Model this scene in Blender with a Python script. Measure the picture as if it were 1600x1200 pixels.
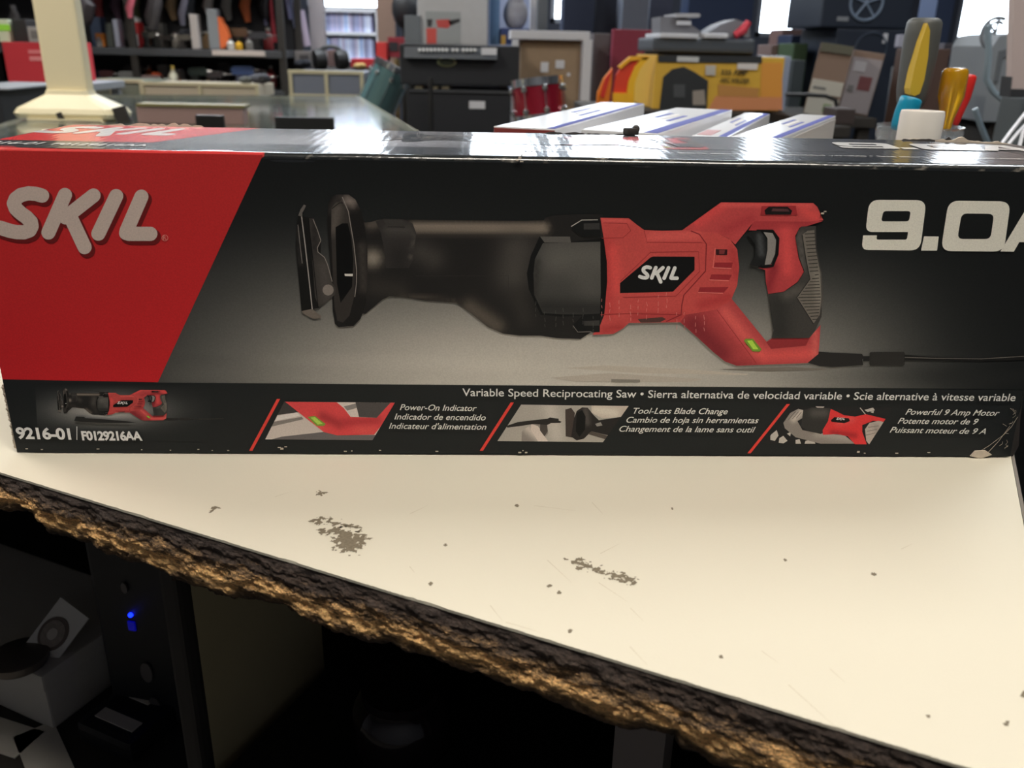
import bpy, bmesh, math, random
import numpy as np
from mathutils import Vector, Matrix, noise
from mathutils.geometry import delaunay_2d_cdt
for _o in list(bpy.data.objects): bpy.data.objects.remove(_o)
SC = bpy.context.scene
COL = SC.collection
random.seed(7)
# ------------------------------------------------------------------ camera
CAM = Vector((0.237178, -0.408432, 0.199969))
CR = Vector((0.99930482, -0.03115880, 0.02046963))
CU = Vector((-0.00770386, 0.36462375, 0.93112307))
CF = Vector((0.03647640, 0.93063347, -0.36413023))
FPX = 1351.49
cam_data = bpy.data.cameras.new('camera'); cam = bpy.data.objects.new('camera', cam_data); COL.objects.link(cam)
m = Matrix.Identity(4)
for i in range(3):
    m[i][0] = CR[i]; m[i][1] = CU[i]; m[i][2] = -CF[i]; m[i][3] = CAM[i]
cam.matrix_world = m
cam_data.sensor_width = 36; cam_data.lens = FPX / 1600 * 36
cam_data.clip_start = 0.02; cam_data.clip_end = 200
cam_data.dof.use_dof = True; cam_data.dof.focus_distance = 0.455; cam_data.dof.aperture_fstop = 14
SC.camera = cam
# ------------------------------------------------------------------ exposure, sky, lamps
SC.view_settings.view_transform = 'Standard'; SC.view_settings.look = 'None'
SC.view_settings.exposure = 0.0; SC.view_settings.gamma = 1
try: SC.view_settings.use_curve_mapping = False
except Exception: pass
FLOOR = -0.95; CEIL = 2.1
W = bpy.data.worlds.new('world'); SC.world = W; W.use_nodes = True
bg = W.node_tree.nodes['Background']; bg.inputs[0].default_value = (0.80, 0.90, 1.0, 1); bg.inputs[1].default_value = 9.0
def area(name, loc, rot, sx, sy, power, col, portal=False):
    l = bpy.data.lights.new(name, 'AREA'); l.shape = 'RECTANGLE'; l.size = sx; l.size_y = sy; l.energy = power; l.color = col
    o = bpy.data.objects.new(name, l); COL.objects.link(o); o.location = loc; o.rotation_euler = rot
    if portal: l.cycles.is_portal = True
    return o
WARM = (1.0, 0.925, 0.82); COOL = (0.86, 0.93, 1.0)
LAMPS = [((-0.75, 4.15, CEIL - 0.07), COOL, 60), ((0.6, -0.62, CEIL - 0.07), WARM, 36), ((-1.7, 1.25, CEIL - 0.07), WARM, 58), ((1.7, 1.25, CEIL - 0.07), COOL, 24),  # first lamp is an extra, added to brighten the media shelves
         ((-1.6, 5.2, CEIL - 0.07), COOL, 62), ((1.6, 5.2, CEIL - 0.07), COOL, 62)]
for i, (l, c, p) in enumerate(LAMPS):
    area('ceiling_lamp', (l[0], l[1], l[2] - 0.03), (0, 0, 0), *((0.28, 1.16) if l[1] == 1.25 else (1.16, 0.28)), p, c)
WIN = [(-1.42, -0.72, 0.47, 1.6), (0.1, 0.84, 0.66, 1.6), (0.88, 1.04, 0.41, 1.6), (1.08, 2.1, 0.88, 1.6), (2.865, 3.33, 0.33, 1.6), (4.82, 5.50, 0.11, 1.75)]   # x0,x1,z0,z1 openings in the back wall; first one added to brighten behind the media shelves
WALLY = 8.6
for (a, b, c, d) in WIN:
    area('window_daylight', ((a + b) / 2, WALLY + 0.05, (c + d) / 2), (math.radians(90), 0, math.radians(180)), b - a, d - c, 1, (1, 1, 1), True)

# ------------------------------------------------------------------ helpers
def lin(c):
    return tuple((v / 255 / 12.92) if v / 255 <= 0.04045 else ((v / 255 + 0.055) / 1.055) ** 2.4 for v in c)
def ray(px, py):
    d = CR * ((px - 800) / FPX) - CU * ((py - 600) / FPX) + CF
    return d
def onplane(px, py, p, n):
    d = ray(px, py); n = Vector(n); t = (Vector(p) - CAM).dot(n) / d.dot(n); return CAM + d * t
def atY(px, py, Y): return onplane(px, py, (0, Y, 0), (0, 1, 0))
def atZ(px, py, Z): return onplane(px, py, (0, 0, Z), (0, 0, 1))
MATS = {}
def mat(name, rgb, rough=0.6, metal=0.0, var=0.0, vscale=30, bump=0.0, bscale=200, coat=0.0, emit=None, spec=0.5, trans=0.0, alpha=1.0):
    if name in MATS: return MATS[name]
    M = bpy.data.materials.new(name); M.use_nodes = True; nt = M.node_tree; P = nt.nodes['Principled BSDF']
    c = lin(rgb); P.inputs['Base Color'].default_value = (*c, 1)
    P.inputs['Roughness'].default_value = rough; P.inputs['Metallic'].default_value = metal
    P.inputs['Coat Weight'].default_value = coat; P.inputs['Coat Roughness'].default_value = 0.12
    P.inputs['Specular IOR Level'].default_value = spec
    P.inputs['Transmission Weight'].default_value = trans; P.inputs['Alpha'].default_value = alpha
    tc = nt.nodes.new('ShaderNodeTexCoord')
    if var > 0:
        n = nt.nodes.new('ShaderNodeTexNoise'); n.inputs['Scale'].default_value = vscale; n.inputs['Detail'].default_value = 5
        r = nt.nodes.new('ShaderNodeMapRange'); r.inputs[3].default_value = 1 - var; r.inputs[4].default_value = 1 + var
        x = nt.nodes.new('ShaderNodeMixRGB'); x.blend_type = 'MULTIPLY'; x.inputs[0].default_value = 1; x.inputs[1].default_value = (*c, 1)
        nt.links.new(tc.outputs['Object'], n.inputs['Vector']); nt.links.new(n.outputs['Fac'], r.inputs[0])
        nt.links.new(r.outputs[0], x.inputs[2]); nt.links.new(x.outputs[0], P.inputs['Base Color'])
    if bump > 0:
        n = nt.nodes.new('ShaderNodeTexNoise'); n.inputs['Scale'].default_value = bscale; n.inputs['Detail'].default_value = 4
        b = nt.nodes.new('ShaderNodeBump'); b.inputs['Strength'].default_value = bump; b.inputs['Distance'].default_value = 0.002
        nt.links.new(tc.outputs['Object'], n.inputs['Vector']); nt.links.new(n.outputs['Fac'], b.inputs['Height']); nt.links.new(b.outputs[0], P.inputs['Normal'])
    if emit:
        P.inputs['Emission Color'].default_value = (*lin(emit[0]), 1); P.inputs['Emission Strength'].default_value = emit[1]
    MATS[name] = M; return M

def info(o, label=None, cat=None, group=None, kind=None):
    if label: o['label'] = label
    if cat: o['category'] = cat
    if group: o['group'] = group
    if kind: o['kind'] = kind
    return o
def thing(name, label, cat, loc=(0, 0, 0), rz=0.0, group=None):
    o = bpy.data.objects.new(name, None); COL.objects.link(o); o.empty_display_size = 0.02
    o.location = loc; o.rotation_euler = (0, 0, rz); return info(o, label, cat, group)
def wmat(o):
    M = Matrix.LocRotScale(o.location, o.rotation_euler, None)
    return wmat(o.parent) @ M if o.parent else M
class MB:
    """collects shapes; every shape is placed by self.xf; build() makes ONE mesh object"""
    def __init__(s, xf=None): s.bm = bmesh.new(); s.xf = xf or Matrix.Identity(4)
    def _add(s, geom_verts, M): 
        T = s.xf @ M
        for v in geom_verts: v.co = T @ v.co
    def box(s, c, d, bev=0.0, rz=0.0, R=None):
        r = bmesh.ops.create_cube(s.bm, size=1); vs = r['verts']
        for v in vs: v.co = Vector((v.co.x * d[0], v.co.y * d[1], v.co.z * d[2]))
        if bev > 0:
            es = list({e for v in vs for e in v.link_edges})
            rr = bmesh.ops.bevel(s.bm, geom=es, offset=min(bev, min(d) * 0.45), segments=2, affect='EDGES', profile=0.7)
            vs = list({v for f in rr['faces'] for v in f.verts} | {v for v in vs if v.is_valid})
        s._add(vs, Matrix.Translation(Vector(c)) @ (R if R else Matrix.Rotation(rz, 4, 'Z'))); return s
    def cyl(s, a, b, r1, r2=None, n=20, caps=True):
        a = Vector(a); b = Vector(b); r2 = r1 if r2 is None else r2; L = (b - a).length
        rr = bmesh.ops.create_cone(s.bm, cap_ends=caps, segments=n, radius1=max(r1, 1e-5), radius2=max(r2, 1e-5), depth=L)
        q = Vector((0, 0, 1)).rotation_difference(b - a).to_matrix().to_4x4()
        s._add(rr['verts'], Matrix.Translation((a + b) / 2) @ q); return s
    def sph(s, c, r, sc=(1, 1, 1), n=14):
        rr = bmesh.ops.create_uvsphere(s.bm, u_segments=n, v_segments=max(6, n // 2), radius=r)
        s._add(rr['verts'], Matrix.Translation(Vector(c)) @ Matrix.Diagonal((*sc, 1))); return s
    def lathe(s, prof, c=(0, 0, 0), axis=(0, 0, 1), n=28):
        q = Vector((0, 0, 1)).rotation_difference(Vector(axis)).to_matrix().to_4x4(); T = s.xf @ Matrix.Translation(Vector(c)) @ q
        rings = []
        for (r, z) in prof:
            rings.append([s.bm.verts.new(T @ Vector((r * math.cos(2 * math.pi * k / n), r * math.sin(2 * math.pi * k / n), z))) for k in range(n)])
        for i in range(len(rings) - 1):
            for k in range(n):
                s.bm.faces.new((rings[i][k], rings[i][(k + 1) % n], rings[i + 1][(k + 1) % n], rings[i + 1][k]))
        for rg, rev in ((rings[0], True), (rings[-1], False)):
            if prof[0 if rev else -1][0] > 1e-4: s.bm.faces.new(rg[::-1] if rev else rg)
        return s
    def tube(s, pts, r, n=8):
        pts = [Vector(p) for p in pts]; rings = []; up = Vector((0.13, 0.2, 0.97))
        rs = r if isinstance(r, (list, tuple)) else [r] * len(pts)
        for i, p in enumerate(pts):
            d = (pts[min(i + 1, len(pts) - 1)] - pts[max(i - 1, 0)]).normalized()
            a = d.cross(up)
            if a.length < 1e-3: a = d.cross(Vector((1, 0, 0)))
            a.normalize(); b = a.cross(d)
            rings.append([s.bm.verts.new(s.xf @ (p + (a * math.cos(2 * math.pi * k / n) + b * math.sin(2 * math.pi * k / n)) * rs[i])) for k in range(n)])
        for i in range(len(rings) - 1):
            for k in range(n): s.bm.faces.new((rings[i][k], rings[i][(k + 1) % n], rings[i + 1][(k + 1) % n], rings[i + 1][k]))
        s.bm.faces.new(rings[0][::-1]); s.bm.faces.new(rings[-1]); return s
    def prism(s, poly, u, v, w, o=(0, 0, 0)):
        """poly in (u,v) axes extruded along w"""
        u, v, w, o = Vector(u), Vector(v), Vector(w), Vector(o)
        A = [s.bm.verts.new(s.xf @ (o + u * p[0] + v * p[1])) for p in poly]; B = [s.bm.verts.new(s.xf @ (o + u * p[0] + v * p[1] + w)) for p in poly]
        n = len(poly); s.bm.faces.new(A); s.bm.faces.new(B[::-1])
        for i in range(n): s.bm.faces.new((A[i], B[i], B[(i + 1) % n], A[(i + 1) % n]))
        return s
    def quad(s, a, b, c, d):
        s.bm.faces.new([s.bm.verts.new(s.xf @ Vector(p)) for p in (a, b, c, d)]); return s
    def build(s, name, material, parent=None, smooth=False, **kw):
        bmesh.ops.recalc_face_normals(s.bm, faces=s.bm.faces)
        me = bpy.data.meshes.new(name); 
        base = None
        if parent is not None: base = wmat(parent)
        else:
            xs = [v.co for v in s.bm.verts]
            c = Vector(((min(p.x for p in xs) + max(p.x for p in xs)) / 2, (min(p.y for p in xs) + max(p.y for p in xs)) / 2, min(p.z for p in xs)))
            base = Matrix.Translation(c)
        s.bm.transform(base.inverted()); s.bm.to_mesh(me); s.bm.free()
        o = bpy.data.objects.new(name, me); COL.objects.link(o); me.materials.append(material)
        if parent is not None: o.parent = parent
        else: o.location = base.translation
        if smooth:
            for p in me.polygons: p.use_smooth = True
            try: me.set_sharp_from_angle(angle=math.radians(40))
            except Exception: pass
        if kw: info(o, **kw)
        return o
def struct(name, mb, m): o = mb.build(name, m); o['kind'] = 'structure'; return o

# ------------------------------------------------------------------ room shell
m_wall = mat('painted_wall', (120, 122, 130), 0.85, var=0.08, vscale=3)
m_dwall = mat('dark_wall', (62, 66, 78), 0.85, var=0.1, vscale=3)
m_ceil = mat('ceiling_tile', (175, 172, 165), 0.9, var=0.05, vscale=9)
m_floor = mat('shop_floor', (92, 90, 86), 0.5, var=0.15, vscale=4)
X0, X1, Y0 = -4.2, 6.2, -2.6
struct('floor', MB().box(((X0 + X1) / 2, (Y0 + WALLY) / 2, FLOOR - 0.05), (X1 - X0 + .4, WALLY - Y0 + .6, 0.1)), m_floor)
struct('ceiling', MB().box(((X0 + X1) / 2, (Y0 + WALLY) / 2, CEIL + 0.05), (X1 - X0 + .4, WALLY - Y0 + .6, 0.1)), m_ceil)
struct('wall_left', MB().box((X0 - 0.05, (Y0 + WALLY) / 2, (FLOOR + CEIL) / 2), (0.1, WALLY - Y0, CEIL - FLOOR)), m_wall)
struct('wall_right', MB().box((X1 + 0.05, (Y0 + WALLY) / 2, (FLOOR + CEIL) / 2), (0.1, WALLY - Y0, CEIL - FLOOR)), m_wall)
struct('wall_front', MB().box(((X0 + X1) / 2, Y0 - 0.05, (FLOOR + CEIL) / 2), (X1 - X0 + .2, 0.1, CEIL - FLOOR)), m_wall)
wb = MB(); xs = [X0] + [v for w in WIN for v in w[:2]] + [X1]
for i in range(0, len(xs), 2): wb.box(((xs[i] + xs[i + 1]) / 2, WALLY, (FLOOR + CEIL) / 2), (xs[i + 1] - xs[i], 0.12, CEIL - FLOOR))
for (a, b, c, d) in WIN:
    wb.box(((a + b) / 2, WALLY, (FLOOR + c) / 2), (b - a, 0.12, c - FLOOR)); wb.box(((a + b) / 2, WALLY, (CEIL + d) / 2), (b - a, 0.12, CEIL - d))
struct('wall_back', wb, m_dwall)
m_alu = mat('window_frame_aluminium', (150, 155, 165), 0.4, 0.6)
gl = bpy.data.materials.new('window_glass'); gl.use_nodes = True; nt = gl.node_tree; nt.nodes.remove(nt.nodes['Principled BSDF'])
t_ = nt.nodes.new('ShaderNodeBsdfTransparent'); g_ = nt.nodes.new('ShaderNodeBsdfGlossy'); g_.inputs['Roughness'].default_value = 0.02
fr = nt.nodes.new('ShaderNodeFresnel'); mx = nt.nodes.new('ShaderNodeMixShader')
nt.links.new(fr.outputs[0], mx.inputs[0]); nt.links.new(t_.outputs[0], mx.inputs[1]); nt.links.new(g_.outputs[0], mx.inputs[2]); nt.links.new(mx.outputs[0], nt.nodes['Material Output'].inputs[0])
for i, (a, b, c, d) in enumerate(WIN):
    f = MB()
    for x in (a + .02, b - .02): f.box((x, WALLY, (c + d) / 2), (0.04, 0.14, d - c))
    for z in (c + .02, d - .02): f.box(((a + b) / 2, WALLY, z), (b - a, 0.14, 0.04))
    r = struct('window_%d' % (i + 1), f, m_alu)
    MB().box(((a + b) / 2, WALLY, (c + d) / 2), (b - a - .04, 0.006, d - c - .04)).build('pane', gl, r)
m_emit = mat('light_diffuser', (255, 248, 235), 0.5, emit=((255, 246, 230), 6.0)); m_fix = mat('light_housing', (225, 225, 220), 0.5)
for i, (l, c, p) in enumerate(LAMPS):
    t = thing('ceiling_light', ['fluorescent ceiling light in front of the pale media shelves', 'fluorescent ceiling light above the white worktop, nearest the counter edge', 'fluorescent ceiling light over the glass counters on the left',
        'fluorescent ceiling light over the amplifiers', 'fluorescent ceiling light over the left tool shelves', 'fluorescent ceiling light by the storefront windows on the right'][i], 'ceiling light', (l[0], l[1], l[2]))
    lw, ll = (.28, 1.16) if l[1] == 1.25 else (1.16, .28)
    MB().box((l[0], l[1], CEIL - 0.03), (lw + .1, ll + .08, 0.06), 0.01).build('housing', m_fix, t)
    MB().box((l[0], l[1], CEIL - 0.07), (lw, ll, 0.02), 0.006).build('diffuser', m_emit, t)

# ------------------------------------------------------------------ white worktop with the broken chipboard edge
E1 = Vector((0.8953, -0.4454, 0)); E2 = Vector((0.4454, 0.8953, 0)); Q = Vector((0.002, -0.0216, 0)); S1 = 0.4556; S0 = -1.3; DEP = 0.85; TH = 0.030
def tb(s, d, z=0.0): return Q + E1 * s + E2 * d + Vector((0, 0, z))
tbl = thing('worktop', 'white laminate counter worktop with a chipped, broken chipboard front edge, under the saw box', 'worktop', tb(0, 0, -TH))
def laminate():
    M = mat('cream_laminate', (217, 211, 194), 0.6, var=0.025, vscale=7, bump=0.03, bscale=900, spec=.3)
    return M
m_lam = laminate()
N = 620; ss = [-0.03 + (S1 + 0.03) * i / N for i in range(N + 1)]
def chip(s): return 0.0006 * max(0, noise.noise(Vector((s * 160, 3.1, 0)))) + 0.0016 * max(0, noise.noise(Vector((s * 60, 9.1, 0))) - 0.32) + .0003 * noise.noise(Vector((s * 900, 1, 0)))
bm = bmesh.new()
tops = []; bots = []
ss = [S0, S0 * .5] + ss
TL = 0.0012
fr0 = [bm.verts.new(tb(s, chip(s) if s > -.04 else 0, 0)) for s in ss]; bk = [bm.verts.new(tb(s, DEP, 0)) for s in ss]
f1 = [bm.verts.new(tb(s, (chip(s) * .5 if s > -.04 else 0), -TL)) for s in ss]; b1 = [bm.verts.new(tb(s, DEP, -TL)) for s in ss]
for i in range(len(ss) - 1):
    bm.faces.new((fr0[i], fr0[i + 1], bk[i + 1], bk[i])); bm.faces.new((f1[i], f1[i + 1], fr0[i + 1], fr0[i])); bm.faces.new((b1[i + 1], b1[i], bk[i], bk[i + 1]))
for a in (0, -1): bm.faces.new((fr0[a], bk[a], b1[a], f1[a]))
mb = MB(); mb.bm.free(); mb.bm = bm; mb.build('laminate_sheet', m_lam, tbl)
# chipboard core: lower outline traced along the edge
outl = [(-60, 790), (0, 806), (35, 803), (50, 815), (68, 838), (100, 848), (130, 856), (165, 876), (225, 893), (285, 921), (330, 936), (370, 947), (400, 945), (440, 957), (480, 983), (520, 997), (560, 1011), (600, 1015),
        (655, 1036), (715, 1058), (730, 1061), (745, 1060), (765, 1076), (800, 1090), (825, 1092), (860, 1111), (920, 1135), (985, 1153), (1048, 1161), (1060, 1180), (1100, 1199), (1200, 1240), (1400, 1300)]
OP = []
for (x, y) in outl:
    p = onplane(x, y, tb(0, -.002), E2); OP.append(((p - Q).dot(E1), p.z))
OS = [p[0] for p in OP]; OZ = [p[1] for p in OP]
def edgez(s): return float(np.interp(s, OS, OZ)) + 0.0012 * noise.fractal(Vector((s * 120, 7, 0)), 1, 2, 4)
NC = 1100; NR = 34; sv = [S0] + [-0.06 + (S1 + 0.06) * i / NC for i in range(NC + 1)]
bm = bmesh.new(); va = bm.loops.layers.uv.new('edge')
grid = []
for s in sv:
    zb = edgez(s); col_ = []
    for j in range(NR + 1):
        t = j / NR; z = -TL + (zb + TL) * t
        d = 0.0012 * math.exp(-t * 12) - 0.0005 + 0.0016 * noise.fractal(Vector((s * 110, z * 300, 1.3)), 0.75, 2.1, 7) * min(1, t * 5 + .15) + 0.003 * max(0, t - .82) / .18
        d += -.0012 * math.exp(-((t - .55) / .3) ** 2) * (1 + noise.noise(Vector((s * 25, t * 3, 0))))
        col_.append((bm.verts.new(tb(s, d, z)), t))
    uv_b = [(bm.verts.new(tb(s, 0.012 + .004 * noise.noise(Vector((s * 50, 0, 5))), min(zb, -TH * .7))), 1.2), (bm.verts.new(tb(s, 0.03, -TH)), 1.3), (bm.verts.new(tb(s, DEP, -TH)), 1.3)]
    grid.append(col_ + uv_b)
for i in range(len(grid) - 1):
    for j in range(len(grid[0]) - 1):
        f = bm.faces.new((grid[i][j][0], grid[i][j + 1][0], grid[i + 1][j + 1][0], grid[i + 1][j][0]))
        for lp, (ii, jj) in zip(f.loops, ((i, j), (i, j + 1), (i + 1, j + 1), (i + 1, j))): lp[va].uv = (sv[ii], grid[ii][jj][1])
M = bpy.data.materials.new('broken_chipboard'); M.use_nodes = True; nt = M.node_tree; P = nt.nodes['Principled BSDF']; P.inputs['Roughness'].default_value = 0.85
uv = nt.nodes.new('ShaderNodeUVMap'); uv.uv_map = 'edge'; sep = nt.nodes.new('ShaderNodeSeparateXYZ'); nt.links.new(uv.outputs[0], sep.inputs[0])
tc = nt.nodes.new('ShaderNodeTexCoord'); mp = nt.nodes.new('ShaderNodeMapping'); mp.inputs['Rotation'].default_value = (0, 0, math.radians(26.45)); mp.inputs['Scale'].default_value = (1, 1, 3.2); nt.links.new(tc.outputs['Object'], mp.inputs[0])
n1 = nt.nodes.new('ShaderNodeTexNoise'); n1.inputs['Scale'].default_value = 55; n1.inputs['Detail'].default_value = 8; n1.inputs['Roughness'].default_value = .7; nt.links.new(mp.outputs[0], n1.inputs[0])
n2 = nt.nodes.new('ShaderNodeTexNoise'); n2.inputs['Scale'].default_value = 520; n2.inputs['Detail'].default_value = 5; n2.inputs['Roughness'].default_value = .75; nt.links.new(mp.outputs[0], n2.inputs[0])
def mth(op, a, b=None, c=None):
    n = nt.nodes.new('ShaderNodeMath'); n.operation = op
    for i, v in enumerate((a, b, c)):
        if v is None: continue
        if isinstance(v, (int, float)): n.inputs[i].default_value = v
        else: nt.links.new(v, n.inputs[i])
    return n.outputs[0]
tt = mth('ADD', sep.outputs[1], mth('MULTIPLY', mth('SUBTRACT', n1.outputs['Fac'], .5), 1.0))
tt = mth('ADD', tt, mth('MULTIPLY', mth('SUBTRACT', n2.outputs['Fac'], .5), .35))
rp = nt.nodes.new('ShaderNodeValToRGB'); nt.links.new(tt, rp.inputs[0]); e = rp.color_ramp.elements
e[0].position = 0.0; e[0].color = (*lin((72, 62, 58)), 1); e[1].position = 1.0; e[1].color = (*lin((56, 42, 28)), 1)
for pos, c in ((.30, (78, 64, 55)), (.43, (138, 110, 78)), (.54, (240, 190, 128)), (.68, (244, 196, 132)), (.80, (112, 88, 62))):
    q = e.new(pos); q.color = (*lin(c), 1)
fine = nt.nodes.new('ShaderNodeMapRange'); nt.links.new(n2.outputs['Fac'], fine.inputs[0]); fine.inputs[1].default_value = .3; fine.inputs[2].default_value = .7; fine.inputs[3].default_value = .2; fine.inputs[4].default_value = 1.9
mu = nt.nodes.new('ShaderNodeMixRGB'); mu.blend_type = 'MULTIPLY'; mu.inputs[0].default_value = 1; nt.links.new(rp.outputs[0], mu.inputs[1]); nt.links.new(fine.outputs[0], mu.inputs[2]); nt.links.new(mu.outputs[0], P.inputs[0])
bp = nt.nodes.new('ShaderNodeBump'); bp.inputs['Strength'].default_value = .9; bp.inputs['Distance'].default_value = .0012; nt.links.new(n2.outputs['Fac'], bp.inputs['Height']); nt.links.new(bp.outputs[0], P.inputs['Normal'])
m_chip = M
mb = MB(); mb.bm.free(); mb.bm = bm; core = mb.build('chipboard_core', m_chip, tbl)
# right end face of the slab: plain grey band
m_band = mat('grey_edge_band', (120, 112, 102), 0.6, var=0.1)
mb = MB(); mb.prism([(0, 0), (DEP, 0), (DEP, -TH + .0005), (0, -TH + .0005)], E2, (0, 0, 1), E1 * 0.0015, tb(S1 + .0003, 0, -.0002)); mb.build('edge_band', m_band, tbl)
# worn patches where the laminate has gone
m_patch = mat('worn_patch_grime', (122, 112, 94), 0.8, var=0.5, vscale=800)
def patch(polys, fn, thr, name='worn_patch', z=0.00012, cell=0.00045, material=None):
    bm = bmesh.new()
    for poly in polys:
        P3 = [atZ(x, y, 0) for x, y in poly]; P2 = [(p.x, p.y) for p in P3]
        xa, xb = min(p[0] for p in P2), max(p[0] for p in P2); ya, yb = min(p[1] for p in P2), max(p[1] for p in P2)
        def dist(x, y):
            ins = False; dm = 1e9
            for i in range(len(P2)):
                x1, y1 = P2[i]; x2, y2 = P2[(i + 1) % len(P2)]
                if (y1 > y) != (y2 > y) and x < (x2 - x1) * (y - y1) / (y2 - y1) + x1: ins = not ins
                dx, dy = x2 - x1, y2 - y1; t = max(0, min(1, ((x - x1) * dx + (y - y1) * dy) / (dx * dx + dy * dy + 1e-12)))
                dm = min(dm, math.hypot(x - x1 - t * dx, y - y1 - t * dy))
            return dm if ins else -dm
        x = xa - .002
        while x < xb + .002:
            y = ya - .002
            while y < yb + .002:
                v = dist(x, y) / 0.003 + fn * noise.fractal(Vector((x * 420, y * 420, 0)), 1, 2, 5)
                if v > thr:
                    bm.faces.new([bm.verts.new((x + a, y + b, z)) for a, b in ((0, 0), (cell, 0), (cell, cell), (0, cell))])
                y += cell
            x += cell
    bmesh.ops.remove_doubles(bm, verts=bm.verts, dist=1e-6)
    mb = MB(); mb.bm.free(); mb.bm = bm; return mb.build(name, material or m_patch, tbl)
patch([[(480, 812), (500, 809), (520, 815), (545, 818), (560, 822), (563, 828), (545, 826), (525, 820), (495, 819)], [(497, 830), (525, 825), (560, 835), (575, 842), (568, 852), (552, 866), (530, 862), (518, 848), (520, 838), (500, 834)]], 1.7, 0.15)
patch([[(884, 875), (905, 873), (925, 882), (950, 892), (975, 897), (998, 905), (990, 914), (965, 913), (950, 902), (925, 895), (900, 890)]], 1.5, 0.4)
patch([[(493, 769), (505, 770), (501, 775), (495, 774)]], 1, 0)
patch([[(328, 796), (338, 793), (336, 798), (328, 800)]], 1, 0)
for cx, cy, r in ((1366, 898, 3), (857, 917, 2), (873, 926, 2), (695, 852, 1.6), (1226, 876, 2), (1126, 1028, 3), (1600, 1087, 4), (808, 791, 2), (890, 986, 1.5), (672, 912, 2), (1573, 1132, 2), (1050, 796, 1.5), (1450, 1120, 1.3)):
    patch([[(cx - r, cy), (cx, cy - r), (cx + r, cy), (cx, cy + r)]], .3, -.1, 'speck')
m_scr = mat('scratch', (170, 155, 128), 0.8)
for a, b in (((855, 875), (893, 910)), ((766, 946), (785, 970)), ((935, 910), (980, 940)), ((985, 950), (1005, 970)), ((984, 1010), (1012, 1040)), ((1232, 1070), (1310, 1140)), ((1297, 1045), (1320, 1066)), ((1190, 1017), (1215, 1035)),
             ((835, 790), (900, 798)), ((938, 865), (967, 850)), ((640, 803), (668, 790)), ((640, 885), (648, 895)), ((790, 972), (845, 988)), ((925, 785), (942, 803)), ((430, 1 + 775), (455, 768)), ((1408, 858), (1425, 850))):
    A = atZ(*a, .00008); B = atZ(*b, .00008); n = (B - A).cross(Vector((0, 0, 1))).normalized() * .00008
    MB().quad(A - n, A + n, B + n * .3, B - n * .3).build('scratch', m_scr, tbl)
# base cabinet under the worktop
CABZ = -TH
# ------------------------------------------------------------------ the saw carton
BL, BD, BH = 0.52, 0.1209, 0.1523
KF = (0.475, 0.445, 0.415)
def ink(c): return tuple(min(.9, v / k) for v, k in zip(lin(c), KF))
def print_mat(name, rough, coat, bump=None, speck=0.0):
    M = bpy.data.materials.new(name); M.use_nodes = True; nt = M.node_tree; P = nt.nodes['Principled BSDF']
    P.inputs['Roughness'].default_value = rough; P.inputs['Specular IOR Level'].default_value = .5 if coat else .18; P.inputs['Coat Weight'].default_value = coat; P.inputs['Coat Roughness'].default_value = .1
    a = nt.nodes.new('ShaderNodeAttribute'); a.attribute_name = 'ink'; tc = nt.nodes.new('ShaderNodeTexCoord'); out = a.outputs['Color']
    if speck:
        n = nt.nodes.new('ShaderNodeTexNoise'); n.inputs['Scale'].default_value = 1400; n.inputs['Detail'].default_value = 2; nt.links.new(tc.outputs['Object'], n.inputs[0])
        r = nt.nodes.new('ShaderNodeMapRange'); r.inputs[1].default_value = .3; r.inputs[2].default_value = .7; r.inputs[3].default_value = 1 - speck; r.inputs[4].default_value = 1 + speck; nt.links.new(n.outputs['Fac'], r.inputs[0])
        x = nt.nodes.new('ShaderNodeMixRGB'); x.blend_type = 'MULTIPLY'; x.inputs[0].default_value = 1; nt.links.new(out, x.inputs[1]); nt.links.new(r.outputs[0], x.inputs[2]); out = x.outputs[0]
    nt.links.new(out, P.inputs['Base Color'])
    if bump:
        mp = nt.nodes.new('ShaderNodeMapping'); mp.inputs['Scale'].default_value = bump[0]; nt.links.new(tc.outputs['Object'], mp.inputs[0])
        n = nt.nodes.new('ShaderNodeTexNoise'); n.inputs['Scale'].default_value = bump[1]; n.inputs['Detail'].default_value = 3; nt.links.new(mp.outputs[0], n.inputs[0])
        wv = nt.nodes.new('ShaderNodeTexWave'); wv.bands_direction = 'X'; wv.inputs['Scale'].default_value = bump[4]; wv.inputs['Distortion'].default_value = 2.5; wv.inputs['Detail'].default_value = 2; nt.links.new(tc.outputs['Object'], wv.inputs[0])
        ad = nt.nodes.new('ShaderNodeMath'); ad.operation = 'MULTIPLY_ADD'; nt.links.new(wv.outputs['Fac'], ad.inputs[0]); ad.inputs[1].default_value = bump[5]; nt.links.new(n.outputs['Fac'], ad.inputs[2])
        b = nt.nodes.new('ShaderNodeBump'); b.inputs['Strength'].default_value = bump[2]; b.inputs['Distance'].default_value = bump[3]; nt.links.new(ad.outputs[0], b.inputs['Height'])
        nt.links.new(b.outputs[0], P.inputs['Normal']); nt.links.new(b.outputs[0], P.inputs['Coat Normal'])
    return M
pm_front = print_mat('printed_front', 0.5, 0.0, None, .07)
pm_top = print_mat('printed_top_gloss', 0.24, 0.6, ((1, .25, 1), 200, .22, .0005, 60, .25), .06)
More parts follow.
